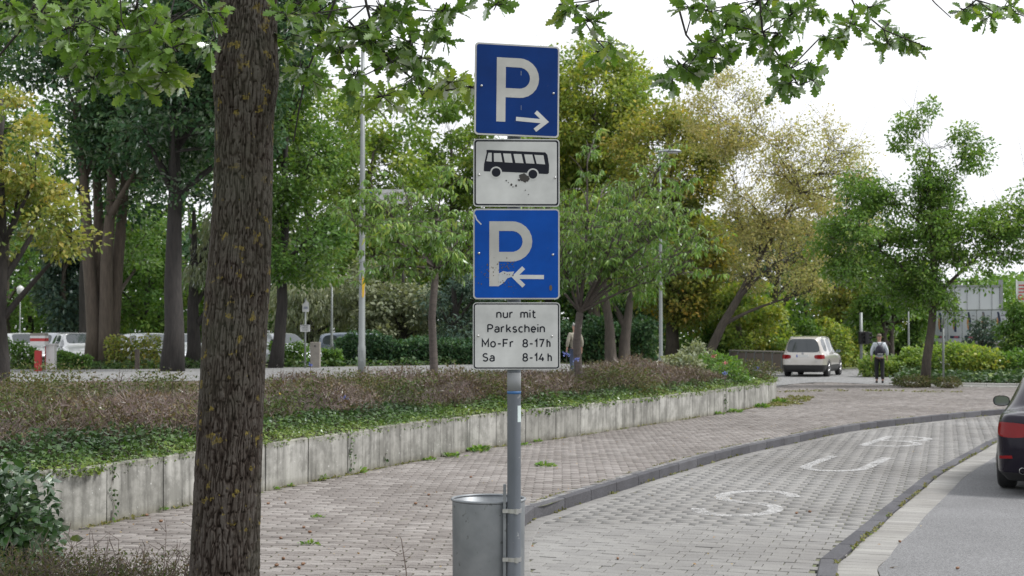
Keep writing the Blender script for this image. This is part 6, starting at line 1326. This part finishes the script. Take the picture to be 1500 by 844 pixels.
# ================================================================== street furniture
m_lampost = pmat('lamp_post_grey', (.24, .26, .255), (.20, .215, .215), .5, 3, .3, spots=((.32, .33, .31), 10, .66)); m_lamph = simple('lamp_head', (.26, .28, .30), .4, .3); m_lens = simple('lamp_lens', (.55, .56, .56), .2)
def streetlamp(label, px_, y, toppy, r0, z0, arm=1, headlen=.8, name='street_lamp', group='tall street lamps'):
    p = at(px_, 500, y); t = thing(name, label, 'lamp', (p.x, y, z0), 0, group); zt = at(px_, toppy, y).z - z0
    b = MB(); b.tube([(0, 0, -.1), (0, 0, .9), (0, 0, .95), (0, 0, zt * .55), (0, 0, zt)], [r0, r0, r0 * .85, r0 * .7, r0 * .42], 14); b.build('pole', m_lampost, t, True)
    b = MB(); b.box((0, -r0 * 1.0, .6), (.1, .012, .35)); b.build('service_door', m_lampost, t)
    if arm:
        b = MB(); n = 14; pr = [(-.05, .05, .045), (.1, .11, .06), (.35, .16, .08), (.62, .14, .07), (headlen, .05, .03)]
        for x, w_, h in pr:
            for q in range(n): a = 2 * PI * q / n; b.v.append(Vector((arm * x, w_ * math.cos(a), zt + h * math.sin(a) * (1 if math.sin(a) > 0 else .6))))
        for k in range(len(pr) - 1):
            for q in range(n): b.face(k * n + q, k * n + (q + 1) % n, k * n + n + (q + 1) % n, k * n + n + q)
        b.face(*range(n)); b.face(*range((len(pr) - 1) * n, len(pr) * n)); b.build('lamp_head', m_lamph, t, True)
        b = MB(); b.box((arm * .38, 0, zt - .05), (.4, .18, .03)); b.build('lens', m_lens, t, bevel=.01)
    return t, zt
t, zt = streetlamp('tallest grey street lamp standing at the back road left of the first small cherry', 530, 46.5, 42, .13, LEV(-5, 46.5))
b = MB(); z = at(530, 400, 46.5).z - LEV(-5, 46.5)
zz_ = lambda y: at(530, y, 46.5).z - LEV(-5, 46.5)
b = MB(); b.prism([(.02, zz_(436)), (.07, zz_(436)), (.09, zz_(425)), (.12, zz_(412)), (.085, zz_(410)), (.075, zz_(405)), (.05, zz_(409)), (.03, zz_(404)), (.01, zz_(412)), (.02, zz_(425))][::-1], -.13, -.118); b.build('yellow_sticker', simple('yellow_sticker', (.7, .45, .02), .6), t)
b = MB(); b.box((.06, -.12, zz_(430)), (.11, .01, .16)); b.build('red_white_label', simple('label', (.6, .45, .42), .5), t)
streetlamp('grey lamp pole with a curved head right of the larger cherry', 968, 47, 222, .075, LEV(5, 47) - .05, 1, .7)
streetlamp('thin dark lamp pole behind the pale car', 1228, 84, 420, .07, 0, 0, group='thin poles at the crossing', name='lamp_pole')
streetlamp('thin grey pole right of the walking man', 1331, 72, 440, .07, 0, 0, group='thin poles at the crossing', name='lamp_pole')
streetlamp('thin pole in the trees above the parapet, left of the pale car', 1143, 84, 380, .05, 0, 0, group='thin poles at the crossing', name='lamp_pole')
streetlamp('thin grey lamp pole behind the concrete post', 486, 62, 408, .07, LEV(-8, 62), -1, .35, group='small park lamps')
t, zt = streetlamp('short lantern on a pale post behind the left edge tree', 29, 72, 432, .05, .55, 0, group='small park lamps'); b = MB(); b.lathe([(.05, zt), (.16, zt + .08), (.19, zt + .34), (.13, zt + .42), (0, zt + .5)], n=12); b.build('lantern', m_lens, t, True)
# slim sign pole in front of the shrubs at the right
p = at(1382, 540, 50.5); t = thing('sign_post', 'slim grey post with an edge on sign right of the round oak trunk', 'post', (p.x, 50.5, .05)); z = at(1382, 468, 50.5).z; b = MB(); b.tube([(0, 0, 0), (0, 0, z)], .04, 10); b.build('pole', m_lampost, t, True); b = MB(); b.box((.0, 0, z - .2), (.02, .35, .35)); b.build('sign_plate', m_salu, t)
# direction sign on the tall lamp
zc = at(565, 288, 46.2).z; p = at(569, 288, 46.2); t = thing('direction_sign', 'white arrow shaped direction sign on the tall lamp, half hidden by cherry leaves', 'sign', (p.x, 46.2, zc)); b = MB(); w_ = 62 * 46.2 / F; h = 21 * 46.2 / F
b.prism([(-w_ / 2, -h / 2), (w_ / 2 - .18, -h / 2), (w_ / 2, -h * .1), (w_ / 2, h * .1), (w_ / 2 - .18, h / 2), (-w_ / 2, h / 2)], -.01, .01); b.build('panel', m_swhite, t)
b = MB(); b.box((-w_ / 2 + .16, -.014, 0), (.2, .006, h * .7)); b.build('blue_field', m_blue, t); text(t, 'haus', 565, 591, 294, 9, m_sblack, 'lettering', 569, 288, sw=1.0, y=-.014, pxm=46.2 / F)
b = MB(); b.box((-w_ / 2 - .04, .04, h * .3), (.12, .06, .04)); b.box((-w_ / 2 - .04, .04, -h * .3), (.12, .06, .04)); b.build('bracket', m_galv, t)
# traffic light
p = at(1262, 560, 70); t = thing('traffic_light', 'grey traffic light pole with two black signal heads left of the walking man', 'traffic light', (p.x, 70, 0)); z = at(1262, 458, 70).z; b = MB(); b.tube([(0, 0, 0), (0, 0, z)], .075, 12); b.build('pole', m_lampost, t, True)
zc = at(1262, 495, 70).z
for k, (dx, ry) in enumerate([(-.02, .3), (.26, 1.2)]):
    hd = MB(); hd.box((dx, -.12, zc), (.24, .2, .62), ry); h_ = hd.build('signal_head', m_blk, t, bevel=.02); b = MB()
    for q in (-.2, 0, .2):
        d_ = Vector((math.sin(ry), -math.cos(ry), 0)); c = Vector((dx, -.12, zc + q)) + d_ * .11; b.tube([c, c + d_ * .12], [.085, .085], 12, cap=False)
    b.build('visor', m_blk, h_)['kind'] = 'stuff'
b = MB(); b.box((.14, -.10, zc), (.05, .06, .66)); b.build('cream_backing', simple('cream', (.5, .45, .35), .6), t)
# parapet, posts, barrier, parking signs
def seglen(a, b): return (b - a).length
a, b_ = G(1075, 547, -.02), G(1152, 554, -.02); a = Vector((at(1070, 520, 72).x, 72, 0)); b_ = Vector((at(1160, 520, 65).x, 65, 0)); dr = (b_ - a).normalized(); L_ = (b_ - a).length
t = thing('parapet', 'grey panelled parapet with a pale handrail left of the pale car', 'railing', tuple(a), math.atan2(dr.y, dr.x)); m_cp = pmat('post_concrete', (.26, .24, .21), (.2, .185, .165), .9, 6, bmp=.3); m_par = pmat('parapet_panel', (.14, .115, .095), (.11, .09, .075), .85, 3); hP = .95; nP = 7
for q in range(nP): b = MB(); b.box((L_ * (q + .5) / nP, .0, hP / 2 + .02), (L_ / nP - .06, .05, hP - .1)); b.build('panel', m_par, t)
for q in range(nP + 1): b = MB(); b.box((L_ * q / nP, -.01, hP / 2), (.05, .10, hP)); b.build('post', m_lampost, t)
b = MB(); b.box((L_ / 2, 0, hP + .04), (L_ + .1, .14, .07)); b.build('handrail', m_cp, t, bevel=.01)
p = at(462, 530, 55.5); t = thing('concrete_post', 'square grey concrete post in front of the blue grey estate car', 'post', (p.x, 55.5, .5)); b = MB(); b.box((0, 0, .49), (.38, .3, 1.02)); b.build('post_body', m_cp, t, bevel=.02); b = MB(); b.lathe([(0, -.01), (.03, -.01), (.035, 0)], c=(0, -.151, .85), n=10, axis='Y'); b.build('eyelet', m_blk, t)
p = at(447, 530, 54.8); t = thing('parking_rules_sign', 'thin post with two small white plates left of the grey concrete post', 'sign', (p.x, 54.8, .5)); sc_ = 54.8 / F; zb2 = lambda y: at(447, y, 54.8).z - .5
b = MB(); b.tube([(0, 0, -.1), (0, 0, zb2(437))], .035, 10); b.build('pole', m_lampost, t, True)
b = MB(); b.prism([(-.11, zb2(457)), (.14, zb2(457)), (.14, zb2(444)), (.05, zb2(440)), (-.11, zb2(446))], -.05, -.035); b.build('upper_plate', m_swhite, t); b = MB(); b.box((.02, -.055, zb2(451)), (.16, .008, .09)); b.build('pictogram', simple('grey_print', (.2, .22, .26), .6), t)
b = MB(); b.box((0, -.045, zb2(481)), (.38, .02, .27)); pl_ = b.build('notice_plate', m_swhite, t)
for q, w_ in enumerate((.30, .26, .22)): b = MB(); b.box((-.02 + .01 * q, -.058, zb2(477.5 + 3 * q)), (w_, .004, .022)); b.build('print_line', m_sblack, pl_)
p = at(201, 530, 52.5); t = thing('wooden_post', 'short dark wooden post in front of the silver cars', 'post', (p.x, 52.5, .5)); b = MB(); b.box((0, 0, .36), (.17, .14, .78), .2); b.build('post_body', m_bark, t, bevel=.01)
p = at(56, 530, 50.2); t = thing('ticket_barrier', 'red and white striped barrier machine on a red post', 'barrier', (p.x, 50.2, .5)); m_red = simple('barrier_red', (.42, .03, .03), .5); m_wht = simple('barrier_white', (.62, .61, .6), .5); k_ = 50.2 / F
b = MB(); b.box((0, 0, .36), (.22, .2, .74)); b.build('red_post', m_red, t, bevel=.02)
for q, (y0, y1, m_) in enumerate([(506, 500, m_wht), (500, 495.5, m_red), (495.5, 492, m_wht), (492, 488, m_cp)]): z0, z1 = at(50, y0, 50.2).z - .5, at(50, y1, 50.2).z - .5; b = MB(); b.box((.03, 0, (z0 + z1) / 2), (.52 - .02 * (q == 3), .42 - .02 * (q % 2), z1 - z0 - .003)); b.build('stripe' if q < 3 else 'lid', m_, t)
p = at(75, 530, 50.6); t = thing('barrier_cabinet', 'white square cabinet with a dark red edge beside the red barrier post', 'cabinet', (p.x, 50.6, .5)); b = MB(); b.box((0, 0, .45), (.30, .3, .95)); b.build('cabinet_body', m_wht, t, bevel=.02); b = MB(); b.box((-.165, -.02, .45), (.03, .24, .85)); b.build('red_edge', m_red, t); b = MB(); b.box((0, 0, .945), (.36, .36, .05)); b.build('cap', m_wht, t, bevel=.01)
# poster fence and concrete wall at the right
a = at(1368, 500, 96); b_ = at(1475, 500, 92); dr = (Vector((b_.x, 92, 0)) - Vector((a.x, 96, 0))); L_ = dr.length; t = thing('poster_fence', 'row of pale printed posters on a frame above a concrete wall at the right', 'poster fence', (a.x, 96, 0), math.atan2(dr.y, dr.x)); z0, z1 = at(1400, 500, 95).z, at(1400, 456, 95).z
m_pw = pmat('poster_white', (.50, .52, .55), (.42, .45, .5), .5, 3); m_pd = simple('poster_dark', (.03, .04, .08), .6); m_po = simple('poster_orange', (.45, .22, .08), .6); m_pp = simple('poster_pink', (.45, .12, .16), .6); m_pg = simple('poster_grey', (.22, .23, .25), .6); nP = 5
for q in range(nP):
    x = L_ * (q + .5) / nP; wp_ = L_ / nP - .06; ps = empty('poster', (x, 0, (z0 + z1) / 2), 0, t); hp = z1 - z0; b = MB(); b.box((0, 0, 0), (wp_, .06, hp)); b.build('sheet', m_pw, ps)
    b = MB(); b.prism([(-wp_ * .05, -hp * .18), (wp_ * .12, -hp * .2), (wp_ * .14, hp * .2), (wp_ * .02, hp * .46), (-wp_ * .12, hp * .46), (-wp_ * .02, hp * .1)], -.036, -.031); b.build('figure', m_pd, ps); b = MB(); b.prism([(-wp_ * .12, -hp * .1), (-wp_ * .04, -hp * .12), (-wp_ * .04, hp * .2), (-wp_ * .13, hp * .3), (-wp_ * .18, hp * .1)], -.037, -.032); b.build('orange_patch', m_po, ps)
    b = MB(); b.box((0, -.034, -hp * .36), (wp_ * .7, .006, hp * .08)); b.build('dark_band', m_pd, ps); b = MB(); b.box((wp_ * .1, -.040, -hp * .36), (wp_ * .3, .005, hp * .05)); b.build('pink_band', m_pp, ps)
    for r_ in range(4): b = MB(); b.box((wp_ * .30, -.034, hp * (.34 - .11 * r_)), (wp_ * random.uniform(.15, .26), .005, hp * .035)); b.build('print_line', m_pg, ps)
for q in range(nP + 1): b = MB(); b.box((L_ * q / nP, .04, (z0 + z1) / 2 - .3), (.09, .09, z1 - z0 + .7)); b.build('frame_post', m_lampost, t)
b = MB(); b.box((L_ / 2, .02, z1 + .05), (L_, .1, .08)); b.build('top_rail', m_lampost, t); b = MB(); b.box((L_ / 2, .02, z0 - .06), (L_, .14, .1)); b.build('bottom_rail', m_pw, t)
t = thing('concrete_wall', 'long weathered grey concrete wall below the posters', 'wall', (a.x - 3, 97, 0), math.atan2(dr.y, dr.x)); t['kind'] = 'thing'; m_cw = pmat('old_concrete', (.28, .26, .23), (.2, .19, .17), .9, 1.2, bmp=.2); zw = z0 - .12
for q in range(12): b = MB(); b.box((1 + q * 2.2, 0, zw / 2 - .3), (2.18, .3, zw + .6)); b.build('wall_panel', m_cw, t)
b = MB(); b.box((13, 0, zw + .05), (27, .42, .08)); b.build('coping', m_cw, t)
p = at(1400, 500, 118); t = thing('building', 'pale windowless shed rising behind the poster fence', 'building', (p.x + 2.2, 118, 0)); b = MB(); b.box((-2.0, 0, 2.4), (4.2, 8, 7.4 - .9)); m_bld = pmat('pale_facade', (.46, .48, .52), (.42, .44, .48), .7, .6); b.build('wall', m_bld, t); b = MB(); b.box((-2.0, 0, 5.7), (4.4, 8.2, .14)); b.build('roof', m_pg, t); b = MB(); b.box((.25, -3.9, 2.8), (.25, .3, 6.8)); b.build('corner_column', m_pg, t)
for q in range(4): b = MB(); b.box((-3.5 + q * 1.0, -4.02, 2.4), (.03, .03, 6.4)); b.build('cladding_joint', m_pg, t)
p = at(1497, 500, 80); t = thing('banner_flag', 'white upright banner with red vertical lettering at the right edge', 'flag', (p.x, 80, 0)); z1 = at(1497, 412, 80).z; b = MB(); b.tube([(-.28, 0, 0), (-.28, 0, z1 + .1)], .035, 10); b.build('pole', m_lampost, t, True); b = MB(); b.box((.05, 0, z1 - 1.15), (.62, .02, 2.3)); b.build('banner', m_swhite, t)
bt = empty('lettering', (0, -.02, 0), 0, t)
for q, ch in enumerate('am'):
    s_ = GL[ch][1]; g = MB(); kz = z1 - .9 + q * .55
    for i_, st_ in enumerate(s_): g.ribbon([(.02 + (b2 - 2.5) * .075, kz + (a2 - 1.6) * -.075) for a2, b2 in st_], .07, -.004 - i_ * .0005, .0)
    g.build('letter', m_red, bt)
